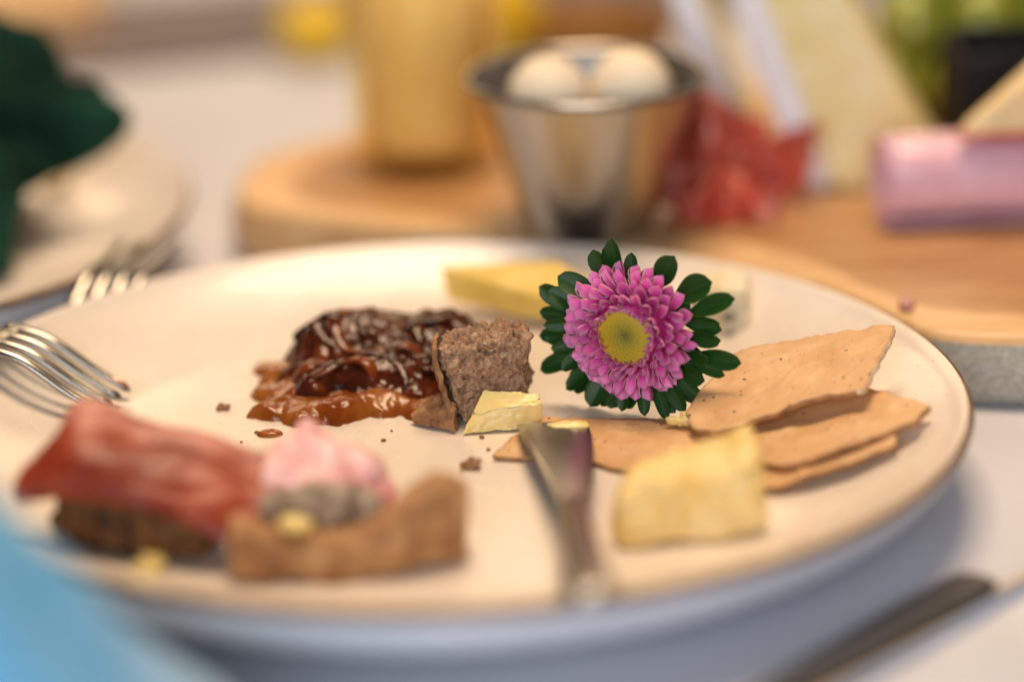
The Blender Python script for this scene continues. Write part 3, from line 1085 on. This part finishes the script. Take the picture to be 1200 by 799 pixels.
def cheeses():
    # wedge at the back
    cn = [(.25, 10.6, 1.55), (2.95, 9.45, 1.18), (.5, 11.4, 1.75), (4.6, 9.9, 1.35), (.05, 11.1, 2.42), (2.9, 9.3, 1.95), (.35, 11.75, 2.55), (4.6, 10.2, 2.2)]
    cn = [Vector(c) for c in cn]
    cn[6] = Vector((3.55, 10.95, 2.5)); cn[2] = Vector((3.3, 11.0, 1.62)); cn[7] = Vector((4.7, 9.6, 2.1)); cn[3] = Vector((4.6, 9.7, 1.2))
    v, f = hexa(cn, 30, .08, lambda p, n: .06 * fr(p, 1.3, 4, 2)); tag(mk("cheese_wedge", v, f, 'cheese', None, (2.5, 10, 1)), "flat yellow cheese wedge at the plate's back rim behind the bread", "cheese")
    # pale cheese chunk behind the flower
    cn = [(7.2, 7.6, .98), (8.8, 7.6, .98), (7.2, 9.1, 1.1), (9.0, 9.1, 1.15), (7.3, 7.9, 2.4), (8.75, 7.8, 2.5), (7.3, 9.0, 2.75), (8.9, 9.0, 2.6)]
    b = (8, 8.3, .95)
    t = thing("cheese_chunk", "creamy white cheese chunk with dark mould spot behind the flower", "cheese", b)
    v, f = hexa(cn, 34, .22, lambda p, n: .16 * fr(p, 1.2, 5, 3)); pz = mk("paste", v, f, 'blue_cheese', t)
    v, f = ball((8.2, 7.58, 1.72), .17, 12, 8, (1.3, .8, .7), lambda p: .05 * fr(p, 5, 3, 1)); mk("mould_spot", v, f, 'mould', pz)
    v, f = ball((7.75, 7.65, 2.1), .10, 12, 8, (1.3, .8, .7), lambda p: .05 * fr(p, 5, 3, 1)); mk("mould_spot", v, f, 'mould', pz)
    # chunk at the front
    cn = [(3.95, -6.95, .97), (7.7, -6.25, .97), (4.3, -4.9, .97), (7.5, -4.5, .97), (4.15, -6.6, 2.25), (7.55, -6.2, 2.6), (4.5, -5.2, 2.5), (7.45, -4.9, 3.15)]
    v, f = hexa(cn, 44, .34, lambda p, n: .10 + .16 * fr(p, .9, 5, 4) + .05 * fr(p, 3, 3, 2) + (.25 * max(0, 1 - abs(p.x - 7.2) * 2.2) if n.z > .7 else 0) - (.12 * max(0, 1 - abs(p.x - 6.7) * 2) if n.z > .7 else 0))
    tag(mk("cheese_chunk", v, f, 'cheese_pale', None, (5.8, -5.8, .95)), "thick pale yellow cheese chunk at the plate's front right", "cheese")


cheeses()


def bread_front():
    b = (1.3, 2.6, FLOOR)
    t = thing("bread_chunk", "torn brown rye bread chunk with crust between the jam and flower", "bread", b)

    def d1(p, n):
        q = fr(p, 1.6, 5, 1) * .17 + fr(p, 7, 3, 2) * .06
        wp = p + .22 * Vector((fr(p, 2, 3, 11), fr(p, 2, 3, 12), fr(p, 2, 3, 13)))
        vo = noise.voronoi(Vector((wp.x * 2.0, wp.y * 2.4, wp.z * 3.0)))[0][0]
        pore = max(0, .32 - vo) * -1.5 * max(0, .6 + fr(p, 1.1, 2, 14))
        vo2 = noise.voronoi(wp * 6.5 + Vector((3, 1, 7)))[0][0]
        tear = .20 * fr(p, 3.4, 5, 15) if n.z > .3 else 0
        return q + pore + max(0, .34 - vo2) * -.45 + tear
    cn = [(.55, 1.75, .95), (2.3, 2.1, .95), (.55, 3.6, .95), (2.35, 3.7, .95),
          (.02, 1.80, 2.98), (2.32, 2.05, 3.22), (.1, 3.3, 3.05), (2.4, 3.4, 3.3)]
    v, f = hexa(cn, 90, .2, d1); mk("crumb", v, f, 'crumb', t)
    rows = [[(.42, 1.45, .96), (.22, 1.50, 1.6), (.0, 1.62, 2.3), (-.12, 1.72, 3.02)],
            [(.42, 2.3, .96), (.15, 2.3, 1.6), (-.06, 2.3, 2.3), (-.12, 2.3, 3.05)],
            [(.45, 3.3, .96), (.2, 3.3, 1.6), (.0, 3.3, 2.3), (-.05, 3.3, 3.02)]]
    v, f = loft(rows, 70, 40, .13, lambda p: .06 * fr(p, 2.4, 5, 3)); mk("crust", v, f, 'crust', t)
    # crusty foot spreading to the left
    cn = [(-.75, 1.95, .95), (.40, 1.15, .95), (-.5, 2.6, .95), (.4, 2.6, .95), (-.85, 2.0, 1.15), (.36, 1.25, 1.55), (-.35, 2.6, 1.4), (.3, 2.6, 1.75)]
    v, f = hexa(cn, 44, .2, lambda p, n: .09 * fr(p, 3, 5, 5)); mk("crust_foot", v, f, 'crust', t)
    # butter leaning against it
    bb = (1.5, 1.5, FLOOR)
    cn = [(.52, 1.02, .96), (2.55, 1.32, .96), (.65, 1.45, .96), (2.5, 1.62, .96), (.86, 1.28, 1.42), (2.66, 1.30, 1.68), (1.15, 1.66, 1.98), (2.6, 1.62, 1.80)]
    v, f = hexa(cn, 46, .12, lambda p, n: .045 * fr(p, 1.6, 5, 7) + .02 * fr(p, 6, 4, 2) + (-.05 if abs((p.z - 1.5) - .16 * (p.x - 1.5) + .05 * fr(p, 3, 2, 1)) < .025 else 0))
    tag(mk("butter_piece", v, f, 'butter', None, bb), "pale yellow butter piece leaning against the rye bread chunk", "butter")


bread_front()


def jam():
    b = (-2, 5, FLOOR)
    t = thing("jam_dollop", "glossy dark fruit jam dollop with amber syrup edges on the plate", "jam", b)
    pool = [(-4.35, 3.35, .75, .38), (-3.55, 2.95, .85, .42), (-2.75, 2.85, .70, .48), (-3.8, 4.2, 1.0, .5), (-1.6, 3.4, .9, .45), (-.5, 3.3, .9, .4), (-4.5, 5.6, .55, .30),
            (-4.75, 6.6, .5, .26), (-3.9, 6.0, 1.0, .5), (-2, 5, 2.4, .55), (-.2, 5.2, 1.6, .5), (-4.6, 4.6, .5, .3)]
    pulp = [(-2.6, 4.9, 1.6, .85), (-1.6, 4.9, 1.6, .95), (-2.9, 6.2, 1.5, 1.55), (-2.0, 6.7, 1.5, 1.45), (-1.0, 6.2, 1.7, 1.3), (-.6, 4.9, 1.5, .95), (.0, 6.6, 1.6, 1.35), (.7, 6.0, 1.4, 1.1),
            (.4, 5.0, 1.3, .85), (-1.9, 4.1, 1.3, .6), (-.8, 4.0, 1.2, .6), (-3.2, 4.2, 1.0, .6), (1.2, 6.6, 1.1, .85), (-3.7, 5.3, .9, .6)]

    def field(blobs, amp, base, seed, pw=.5, step=.045):
        x0, x1 = min(q[0] - q[2] for q in blobs) - .3, max(q[0] + q[2] for q in blobs) + .3
        y0, y1 = min(q[1] - q[2] for q in blobs) - .3, max(q[1] + q[2] for q in blobs) + .3
        nx, ny = int((x1 - x0) / step), int((y1 - y0) / step)
        H = {}
        v, f, id_ = [], [], {}
        for i in range(nx + 1):
            for j in range(ny + 1):
                x, y = x0 + i * step, y0 + j * step
                wx = x + .22 * fr((x, y, 0), 1.0, 3, seed)
                wy = y + .22 * fr((x, y, 5), 1.0, 3, seed)
                acc = 0
                for (cx, cy, r, h) in blobs:
                    d2 = ((wx - cx) ** 2 + (wy - cy) ** 2) / (r * r)
                    if d2 < 1: acc += (h * (1 - d2) ** pw) ** 4
                h = acc ** .25
                if h > 0:
                    h += min(1, h / .3) * (amp * fr((x, y, h * .6), .95, 3, seed + 1) + amp * .5 * (abs(fr((x, y, 2), 1.7, 3, seed + 2)) - .25))
                H[i, j] = h
        for i in range(nx + 1):
            for j in range(ny + 1):
                if max(H.get((i + a, j + c), 0) for a in (-1, 0, 1) for c in (-1, 0, 1)) > 0:
                    id_[i, j] = len(v)
                    v.append((x0 + i * step, y0 + j * step, base + max(0, H[i, j])))
        field.H = lambda x, y: base + max(0, H.get((round((x - x0) / step), round((y - y0) / step)), 0))
        for (i, j) in list(id_):
            q = [(i, j), (i + 1, j), (i + 1, j + 1), (i, j + 1)]
            if all(k in id_ for k in q) and max(H[k] for k in q) > 0:
                f.append(tuple(id_[k] for k in q))
        return v, f
    v, f = field(pool, .10, FLOOR + .008, 3); mk("syrup", v, f, 'syrup', t)
    v, f = field(pulp, .11, FLOOR + .10, 5, .85); mk("fruit_pulp", v, f, 'pulp', t)
    # soft strands of cooked fruit lying over the heap
    hf = field.H
    rs = random.Random(21)
    for q in range(20):
        cx, cy = rs.uniform(-3.6, 1.2), rs.uniform(3.9, 7.0)
        if hf(cx, cy) < FLOOR + .3: continue
        R, a0, da = rs.uniform(.5, 1.5), rs.uniform(0, 6.28), rs.choice((-1, 1)) * rs.uniform(.7, 1.5)
        ox, oy = cx - R * math.cos(a0), cy - R * math.sin(a0)
        wr = rs.uniform(.15, .30)
        pts = []
        for k in range(26):
            a = a0 + da * (k / 25 - .5) * 2 * min(1, 1.1 / R)
            x, y = ox + R * math.cos(a), oy + R * math.sin(a)
            hs_ = [hf(x + ddx, y + ddy) for ddx in (-.1, 0, .1) for ddy in (-.1, 0, .1)]
            pts.append(Vector((x, y, max(FLOOR + .1, sum(hs_) / 9) + .02 + .035 * math.sin(k * .35 + q))))
        rad = [(wr * (.35 + .65 * math.sin(math.pi * min(1, max(0, k / 25)) ) ** .6), wr * .38 * (.3 + .7 * math.sin(math.pi * k / 25) ** .6)) for k in range(26)]
        v, f = tube(pts, rad, 12); mk("fruit_strand", v, f, 'pulp' if q % 4 else 'strand', t)
    # single drop in front
    v, f = ball((-4.5, 1.6, FLOOR + .0), .32, 24, 12, (1.1, .75, .45))
    v = [Vector((p.x, p.y, max(p.z, FLOOR + .01))) for p in v]
    tag(mk("jam_drop", v, f, 'syrup', None, (-4.5, 1.6, FLOOR)), "single amber jam drop on the plate in front of the jam dollop", "jam")


jam()


def ham_and_bread():
    # dark rye piece under the prosciutto
    b = (-7.3, -5.6, FLOOR)
    t = thing("bread_slice", "dark rye bread slice under the draped prosciutto at front left", "bread", b)
    cn = [(-9.2, -6.15, 1.05), (-5.5, -7.05, .97), (-9.3, -3.9, 1.05), (-5.6, -4.4, .97), (-9.3, -5.7, 2.55), (-5.6, -6.5, 2.0), (-9.2, -4.1, 3.1), (-5.5, -4.6, 2.5)]
    v, f = hexa(cn, 40, .4, lambda p, n: .05 + .24 * fr(p, 1.1, 5, 6)); mk("crumb", v, f, 'crust_dark', t)
    # prosciutto draped over it
    rows = [
        [(-10.0, -6.15, 2.30), (-9.0, -6.35, 2.45), (-7.6, -6.6, 2.35), (-6.2, -7.0, 2.05), (-5.2, -7.25, 1.6), (-4.6, -7.1, 1.6)],
        [(-10.1, -5.95, 2.65), (-9.1, -6.3, 2.9), (-7.6, -6.5, 2.75), (-6.1, -6.85, 2.4), (-5.0, -7.0, 1.95), (-4.2, -6.7, 2.1)],
        [(-9.85, -5.5, 2.95), (-9.0, -5.75, 3.38), (-7.55, -6.0, 3.1), (-6.05, -6.3, 2.7), (-4.95, -6.4, 2.4), (-4.0, -6.1, 2.45)],
        [(-9.5, -4.9, 3.12), (-8.8, -4.9, 3.78), (-7.4, -5.1, 3.42), (-5.9, -5.4, 3.0), (-4.8, -5.5, 2.7), (-3.8, -5.3, 2.65)],
        [(-9.2, -4.2, 3.0), (-8.6, -4.1, 3.88), (-7.2, -4.2, 3.55), (-5.8, -4.6, 3.15), (-4.6, -4.8, 2.85), (-3.6, -4.7, 2.75)],
        [(-9.0, -3.6, 2.6), (-8.4, -3.4, 3.3), (-7.0, -3.5, 3.1), (-5.5, -3.9, 2.8), (-4.4, -4.1, 2.6), (-3.4, -4.1, 2.5)],
        [(-8.9, -3.1, 2.1), (-8.3, -2.9, 2.3), (-6.9, -3.0, 2.2), (-5.3, -3.4, 2.0), (-4.2, -3.6, 1.9), (-3.2, -3.7, 1.9)]]
    v, f = loft(rows, 90, 60, .16, lambda p: .08 * fr((p[0] * .5, p[1] * 1.7, p[2]), .9, 3, 3) + .03 * math.sin(p[1] * 4.2 + p[0] * .8) + .07 * math.sin(p[0] * 2.6 + p[2] * 1.3))
    ed = [(k % 60) / 59 for k in range(90 * 60)] * 2
    t = thing("prosciutto_slice", "thick red prosciutto slice with pink fatty end draped over bread", "ham", (-6, -5, 1.5))
    mk("lean_meat", v, f, 'prosciutto', t, edge=ed)
    rows = [
        [(-4.3, -6.0, 2.5), (-3.5, -6.1, 2.35), (-2.6, -6.3, 2.1), (-1.9, -6.4, 1.6), (-1.7, -6.35, 1.15)],
        [(-4.2, -5.3, 2.9), (-3.5, -5.2, 2.9), (-2.6, -5.4, 2.75), (-1.7, -5.5, 2.25), (-1.35, -5.5, 1.5)],
        [(-4.0, -4.6, 2.9), (-3.4, -4.3, 3.2), (-2.6, -4.5, 3.0), (-1.7, -4.8, 2.6), (-1.2, -4.9, 1.8)],
        [(-3.8, -3.9, 2.6), (-3.25, -3.6, 3.15), (-2.5, -3.8, 2.75), (-1.7, -4.1, 2.3), (-1.2, -4.3, 1.6)],
        [(-3.5, -3.3, 1.7), (-3.0, -3.1, 1.9), (-2.4, -3.3, 1.7), (-1.7, -3.6, 1.5), (-1.2, -3.9, 1.2)]]
    v, f = loft(rows, 60, 50, .12, lambda p: .20 * fr(p, .75, 4, 4) + .03 * math.sin(p[0] * 4.5 + p[1] * 2.2)); mk("fatty_end", v, f, 'fat', t)
    # front crust piece
    b = (-2.2, -7.2, FLOOR)
    t = thing("bread_slice", "curved bread crust with pale crumb at the plate's front edge", "bread", b)
    rows = []
    for s in range(11):
        u = s / 10
        x = -5.0 + 5.5 * u
        yf = -8.55 + .7 * u + .5 * (2 * u - 1) ** 2
        h = 1.95 - .55 * math.sin(math.pi * min(1, u * 1.25)) * .6 + (.85 * max(0, u - .62) / .25 if u < .87 else .85 - 4.5 * (u - .87))
        rows.append([(x, yf + 1.3, .97), (x, yf + 1.25, h * .75 + .2), (x, yf + .85, h + .15), (x, yf + .3, h + .1), (x, yf + .05, h * .7), (x, yf + .2, .97)])
    v, f = loft(rows, 60, 60, .30, lambda p: .17 * fr(p, .9, 5, 8)); mk("crust", v, f, 'crust_pale', t)
    cn = [(-4.3, -7.1, .97), (-1.2, -6.9, .97), (-4.3, -6.35, .97), (-1.2, -6.3, .97), (-4.2, -7.1, 2.6), (-1.6, -6.9, 2.55), (-4.1, -6.4, 2.75), (-1.8, -6.4, 2.7)]

    def d2(p, n):
        vo = noise.voronoi(p * 1.6)[0][0]
        return .28 * fr(p, 1.3, 5, 2) - max(0, .38 - vo) * 1.2
    v, f = hexa(cn, 50, .4, d2); cb = mk("crumb", v, f, 'crumb_pale', t)
    v, f = ball((-3.45, -7.75, 2.22), .34, 18, 12, (1.2, .9, .6), lambda p: .08 * fr(p, 2, 4, 2)); mk("butter_dab", v, f, 'butter', cb)
    # loose bits
    for (p, r_, m, nm, lb, cat) in (
            ((-6.95, -7.35, FLOOR + .22), .38, 'butter', "butter_crumb", "small yellow butter lump on the plate below the prosciutto", "butter"),
            ((-5.83, 3.62, FLOOR + .07), .13, 'crust', "bread_crumb", "tiny brown crumb on the plate left of the jam", "crumb"),
            ((.78, -1.32, FLOOR + .14), .20, 'crust', "bread_crumb", "brown crumb on the plate left of the butter knife", "crumb"),
            ((6.25, .45, 1.36), .24, 'butter', "butter_crumb", "little butter crumb on the flat cracker below the flower", "butter"),
            ((13.1, 6.9, BZ + .13), .2, 'pink_crumb', "ham_crumb", "small pink ham crumb on the board's pale border", "crumb")):
        v, f = ball(p, r_, 18, 12, (1.35, .95, .65), lambda q: r_ * .95 * fr(q, .75 / r_, 4, r_ * 9))
        tag(mk(nm, v, f, m, None, p), lb, cat)
    rs = random.Random(5)
    for k in range(14):
        x, y = rs.uniform(-6.5, 1.5), rs.uniform(-2.5, 2.0)
        r_ = rs.uniform(.025, .06)
        v, f = ball((x, y, FLOOR + r_ * .7), r_, 8, 6, (1.3, 1, .8), lambda q: r_ * .5 * fr(q, 12, 2, k))
        tag(mk("bread_crumb", v, f, 'crust', None, (x, y, FLOOR)), "tiny brown speck of crumb on the bare plate in front of the jam", "crumb", "tiny crumb specks on the plate")


ham_and_bread()


# ------------------------------------------------------------------ the flower
def flower():
    ctr = Vector((5.06, 2.05, 3.30))
    n = Vector((-.42, -.88, .03)).normalized()
    ex = Vector((0, 0, 1)).cross(-n) * -1
    ex = Vector((0, 0, 1)).cross(n).normalized()
    if ex.x < 0: ex = -ex
    ey = n.cross(ex).normalized()
    if ey.z < 0: ey = -ey
    base = Vector((4.95, 2.2, FLOOR + .1))
    t = thing("pink_flower", "pink aster flower with yellow centre and green leaves standing on the plate", "flower", base)
    Fm = Matrix((ex, ey, n)).transposed().to_4x4()
    Fm.translation = (ctr - base) * S        # local frame of the flower head, relative to the root

    def part_mesh(name, v, f, edge, mat):
        me = bpy.data.meshes.new(name)
        me.from_pydata([tuple(Vector(p) * S) for p in v], [], f)
        a = me.attributes.new('edge', 'FLOAT', 'POINT'); a.data.foreach_set('value', edge)
        me.materials.append(MAT[mat])
        me.polygons.foreach_set('use_smooth', [True] * len(me.polygons))
        me.update()
        return me

    def petal_mesh(L, W, cup, curl, seed):
        v, f, e = [], [], []
        nu, nv = 11, 9
        for i in range(nu):
            u = i / (nu - 1)
            wd = W * (.30 + .70 * math.sin(min(1, u / .66) * math.pi / 2) ** 1.3) * (math.sqrt(max(0, 1 - ((u - .62) / .38) ** 2.4)) if u > .62 else 1)
            wd = max(wd, .004)
            for j in range(nv):
                s = -1 + 2 * j / (nv - 1)
                z = cup * (s * s) * wd / W + curl * u * u + .012 * math.sin(u * 6 + seed) * s
                v.append((u * L + .012 * (1 - s * s) * (u > .8), s * wd * (1 - .12 * abs(s) * cup / .1), z))
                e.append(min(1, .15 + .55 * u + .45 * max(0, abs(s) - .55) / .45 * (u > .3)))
        for i in range(nu - 1):
            for j in range(nv - 1):
                a = i * nv + j
                f.append((a, a + nv, a + nv + 1, a + 1))
        # back skin for thickness
        N = len(v)
        for k in range(N):
            x, y, z = v[k]
            v.append((x, y * .93, z - .022)); e.append(e[k] * .8)
        f += [tuple(reversed([q + N for q in g])) for g in f]
        bd = [i * nv for i in range(nu)] + [(nu - 1) * nv + j for j in range(1, nv)] + [i * nv + nv - 1 for i in range(nu - 2, -1, -1)] + [j for j in range(nv - 2, 0, -1)]
        for a, b_ in zip(bd, bd[1:] + bd[:1]):
            f.append((a, b_, b_ + N, a + N))
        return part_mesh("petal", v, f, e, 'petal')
    rnd = random.Random(11)
    pm = [petal_mesh(.66, .235, .15, .05, 1), petal_mesh(.64, .25, .18, .08, 2), petal_mesh(.68, .22, .13, .10, 3), petal_mesh(.62, .245, .16, .0, 4), petal_mesh(.69, .21, .17, -.03, 5)]
    # rings: (base radius, height of base, inclination above the face plane, count, length scale)
    rings = [(.77, .28, 100, 17, .60), (.80, .29, 82, 19, .80), (.88, .23, 62, 21, .94), (.98, .13, 44, 24, 1.0), (1.08, .02, 28, 26, 1.02), (1.15, -.11, 12, 27, 1.0)]
    for ri, (r0, h0, inc, cnt, ls) in enumerate(rings):
        for k in range(cnt):
            a = 2 * math.pi * (k + .5 * (ri % 2) + rnd.uniform(-.16, .16)) / cnt
            th = math.radians(inc + rnd.uniform(-8, 8))
            rad = Vector((math.cos(a), math.sin(a), 0))
            up = Vector((0, 0, 1))
            X = rad * math.cos(th) + up * math.sin(th)
            Z = -rad * math.sin(th) + up * math.cos(th)
            Y = Z.cross(X)
            roll = Matrix.Rotation(rnd.uniform(-.4, .4), 3, 'X') @ Matrix.Rotation(rnd.uniform(-.16, .16), 3, 'Z')
            m3 = Matrix((X, Y, Z)).transposed() @ roll
            sca = ls * rnd.uniform(.91, 1.06)
            m4 = (m3 * sca).to_4x4()
            m4.translation = (rad * (r0 + rnd.uniform(-.03, .03)) + up * (h0 + rnd.uniform(-.03, .03))) * S
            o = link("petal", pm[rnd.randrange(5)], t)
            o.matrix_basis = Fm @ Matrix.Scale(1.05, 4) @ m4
    # yellow centre: low dome with spiral florets
    v, f, e = [], [], []
    nr, na = 40, 120
    R0 = .80
    fl = [(R0 * math.sqrt((k + .5) / 170), k * 2.39996) for k in range(170)]
    flp = [(r_ * math.cos(a), r_ * math.sin(a)) for r_, a in fl]
    for i in range(nr + 1):
        r_ = R0 * i / nr
        for k in range(na):
            a = 2 * math.pi * k / na
            x, y = r_ * math.cos(a), r_ * math.sin(a)
            d = min((x - p[0]) ** 2 + (y - p[1]) ** 2 for p in flp)
            z = .40 + .12 * (1 - (r_ / R0) ** 2) + .020 * max(0, 1 - d / .0011) - .05 * max(0, 1 - r_ / .25)
            v.append((x, y, z)); e.append(r_ / R0)
    for i in range(nr):
        for k in range(na):
            a, b_ = i * na + k, i * na + (k + 1) % na
            f.append((a, a + na, b_ + na, b_))
    o = link("flower_centre", part_mesh("flower_centre", v, f, e, 'disc'), t)
    o.matrix_basis = Fm
    vv, ff = lathe([(.74, .42), (.86, .36), (1.02, .18), (1.16, -.02), (1.2, -.2), (.9, -.3)], 48)
    o = link("receptacle", part_mesh("receptacle", vv, ff, [0.0] * len(vv), 'petal'), t); o.matrix_basis = Fm
    # calyx and stem behind
    vv, ff = lathe([(.95, .1), (.9, -.15), (.6, -.42), (.22, -.6), (0, -.62)], 28)
    o = link("calyx", part_mesh("calyx", vv, ff, [0.5] * len(vv), 'leaf'), t); o.matrix_basis = Fm
    st = crv([Vector((0, 0, -.5)), Vector((.05, -.2, -1.2)), Vector((.1, -.9, -2.0)), Vector((.2, -1.95, -3.0))], 14)
    vv, ff = tube(st, [.11] * 14, 10, up=Vector((1, 0, 0)))
    o = link("stem", part_mesh("stem", vv, ff, [0.5] * len(vv), 'stem'), t); o.matrix_basis = Fm

    # leaves
    def leaf_mesh(seed):
        v, f, e = [], [], []
        nu, nv = 14, 9
        for i in range(nu):
            u = i / (nu - 1)
            wd = .5 * (.16 + .84 * math.sin(min(1, u / .62) * math.pi / 2) ** 1.5) * (math.sqrt(max(0, 1 - ((u - .62) / .38) ** 2.2)) if u > .62 else 1)
            wd = max(wd, .01)
            for j in range(nv):
                s = -1 + 2 * j / (nv - 1)
                z = .16 * abs(s) ** 1.3 * wd / .5 + .10 * math.sin(u * 2.6 + seed) + .02 * math.sin(u * 9 + seed * 2) * s - .05
                v.append((u, s * wd, z)); e.append(abs(s))
        for i in range(nu - 1):
            for j in range(nv - 1):
                a = i * nv + j
                f.append((a, a + nv, a + nv + 1, a + 1))
        N = len(v)
        for k in range(N):
            x, y, z = v[k]
            v.append((x, y * .97, z - .045)); e.append(e[k])
        f += [tuple(reversed([q + N for q in g])) for g in f]
        bd = [i * nv for i in range(nu)] + [(nu - 1) * nv + j for j in range(1, nv)] + [i * nv + nv - 1 for i in range(nu - 2, -1, -1)] + [j for j in range(nv - 2, 0, -1)]
        for a, b_ in zip(bd, bd[1:] + bd[:1]):
            f.append((a, b_, b_ + N, a + N))
        return part_mesh("leaf", v, f, e, 'leaf')
    lm = [leaf_mesh(.3), leaf_mesh(.9), leaf_mesh(-.3)]
    # tip x, tip y, root x, root y (cm in the flower's own face plane), width, depth of the tip
    LV = [(-.46, 2.43, -.38, 1.35, .60, -.1), (0.0, 2.05, -.2, 1.3, .38, -.3), (-.98, 2.05, -.75, 1.25, .56, -.2), (-.55, 1.75, -.6, 1.1, .34, .0), (-1.88, 1.25, -1.0, .8, .62, -.1), (-2.45, .85, -1.5, .25, .58, -.35), (-2.12, .85, -1.25, .4, .54, .05),
          (-2.45, .15, -1.4, .12, .46, -.3), (-2.2, -.1, -1.25, .12, .42, .1), (-2.45, -.52, -1.4, -.35, .46, -.3), (-2.0, -.72, -1.3, -.45, .34, .15), (-2.42, -1.38, -1.5, -.9, .52, -.3), (-1.72, -1.30, -1.35, -.65, .42, .1),
          (-1.65, -1.72, -1.1, -1.2, .48, .0), (-.95, -2.05, -.8, -1.3, .62, .15), (-.5, -2.1, -.5, -1.4, .56, -.1), (-.15, -2.08, -.1, -1.45, .40, .1), (.5, -2.1, .2, -1.4, .36, .2), (1.1, -2.12, .5, -1.5, .34, .25), (1.2, -2.0, .3, -1.5, .44, -.1),
          (1.55, -1.85, .8, -1.25, .48, .15), (2.0, -1.1, 1.3, -1.2, .52, .1), (1.85, -1.5, 1.0, -1.2, .44, .0), (1.15, 2.15, .65, 1.35, .66, -.1), (2.1, 1.55, 1.2, 1.1, .76, -.1), (2.7, 1.2, 1.6, .6, .56, .0), (2.35, .25, 1.5, .35, .42, -.25),
          (2.38, .02, 1.5, -.05, .48, .0), (2.9, -.52, 1.8, -.68, .54, .05), (2.15, -.42, 1.5, -.62, .5, .2), (2.5, -.92, 1.6, -.8, .34, .0), (-1.3, -1.05, -.9, -.75, .5, -.4), (.85, -1.75, .5, -1.1, .6, -.3), (1.5, -1.0, .9, -.6, .6, -.4), (-1.4, .6, -.8, .4, .6, -.4),
          (1.5, .9, .8, .6, .6, -.4), (.6, 1.5, .3, .8, .5, -.4), (-.9, -1.6, -.4, -.8, .6, -.4), (2.2, -1.75, 1.3, -1.5, .40, -.2), (.0, -1.9, 0, -1.2, .6, -.35)]
    for k in range(26):                       # shorter leaves filling in behind, thickest below and at the right
        a = math.radians(-200 + 230 * k / 25 + rnd.uniform(-6, 6)) if k < 20 else rnd.uniform(0, 6.28)
        rr = rnd.uniform(1.85, 2.4)
        LV.append((rr * math.cos(a) * 1.02, max(-2.1, rr * math.sin(a)), .7 * rr * math.cos(a + .2), .6 * rr * math.sin(a + .2), rnd.uniform(.36, .56), rnd.uniform(-.55, -.2)))
    for q, (tx, ty, rx, ry, wd, dz) in enumerate(LV):
        tip = Vector((tx * 1.08 - .1, ty * (1.07 if ty < -1.3 else 1.0), dz * .8)); root = Vector((rx * .85, ry * .8, -.32))
        X = tip - root
        L = X.length
        X.normalize()
        up = Vector((rnd.uniform(-.6, .6), rnd.uniform(-.5, .5) + .2, 1))
        Y = up.cross(X).normalized(); Z = X.cross(Y)
        m4 = Matrix((X * L, Y * wd, Z * wd)).transposed().to_4x4()
        m4.translation = root * S
        o = link("leaf", lm[q % 3], t)
        o.matrix_basis = Fm @ m4


flower()
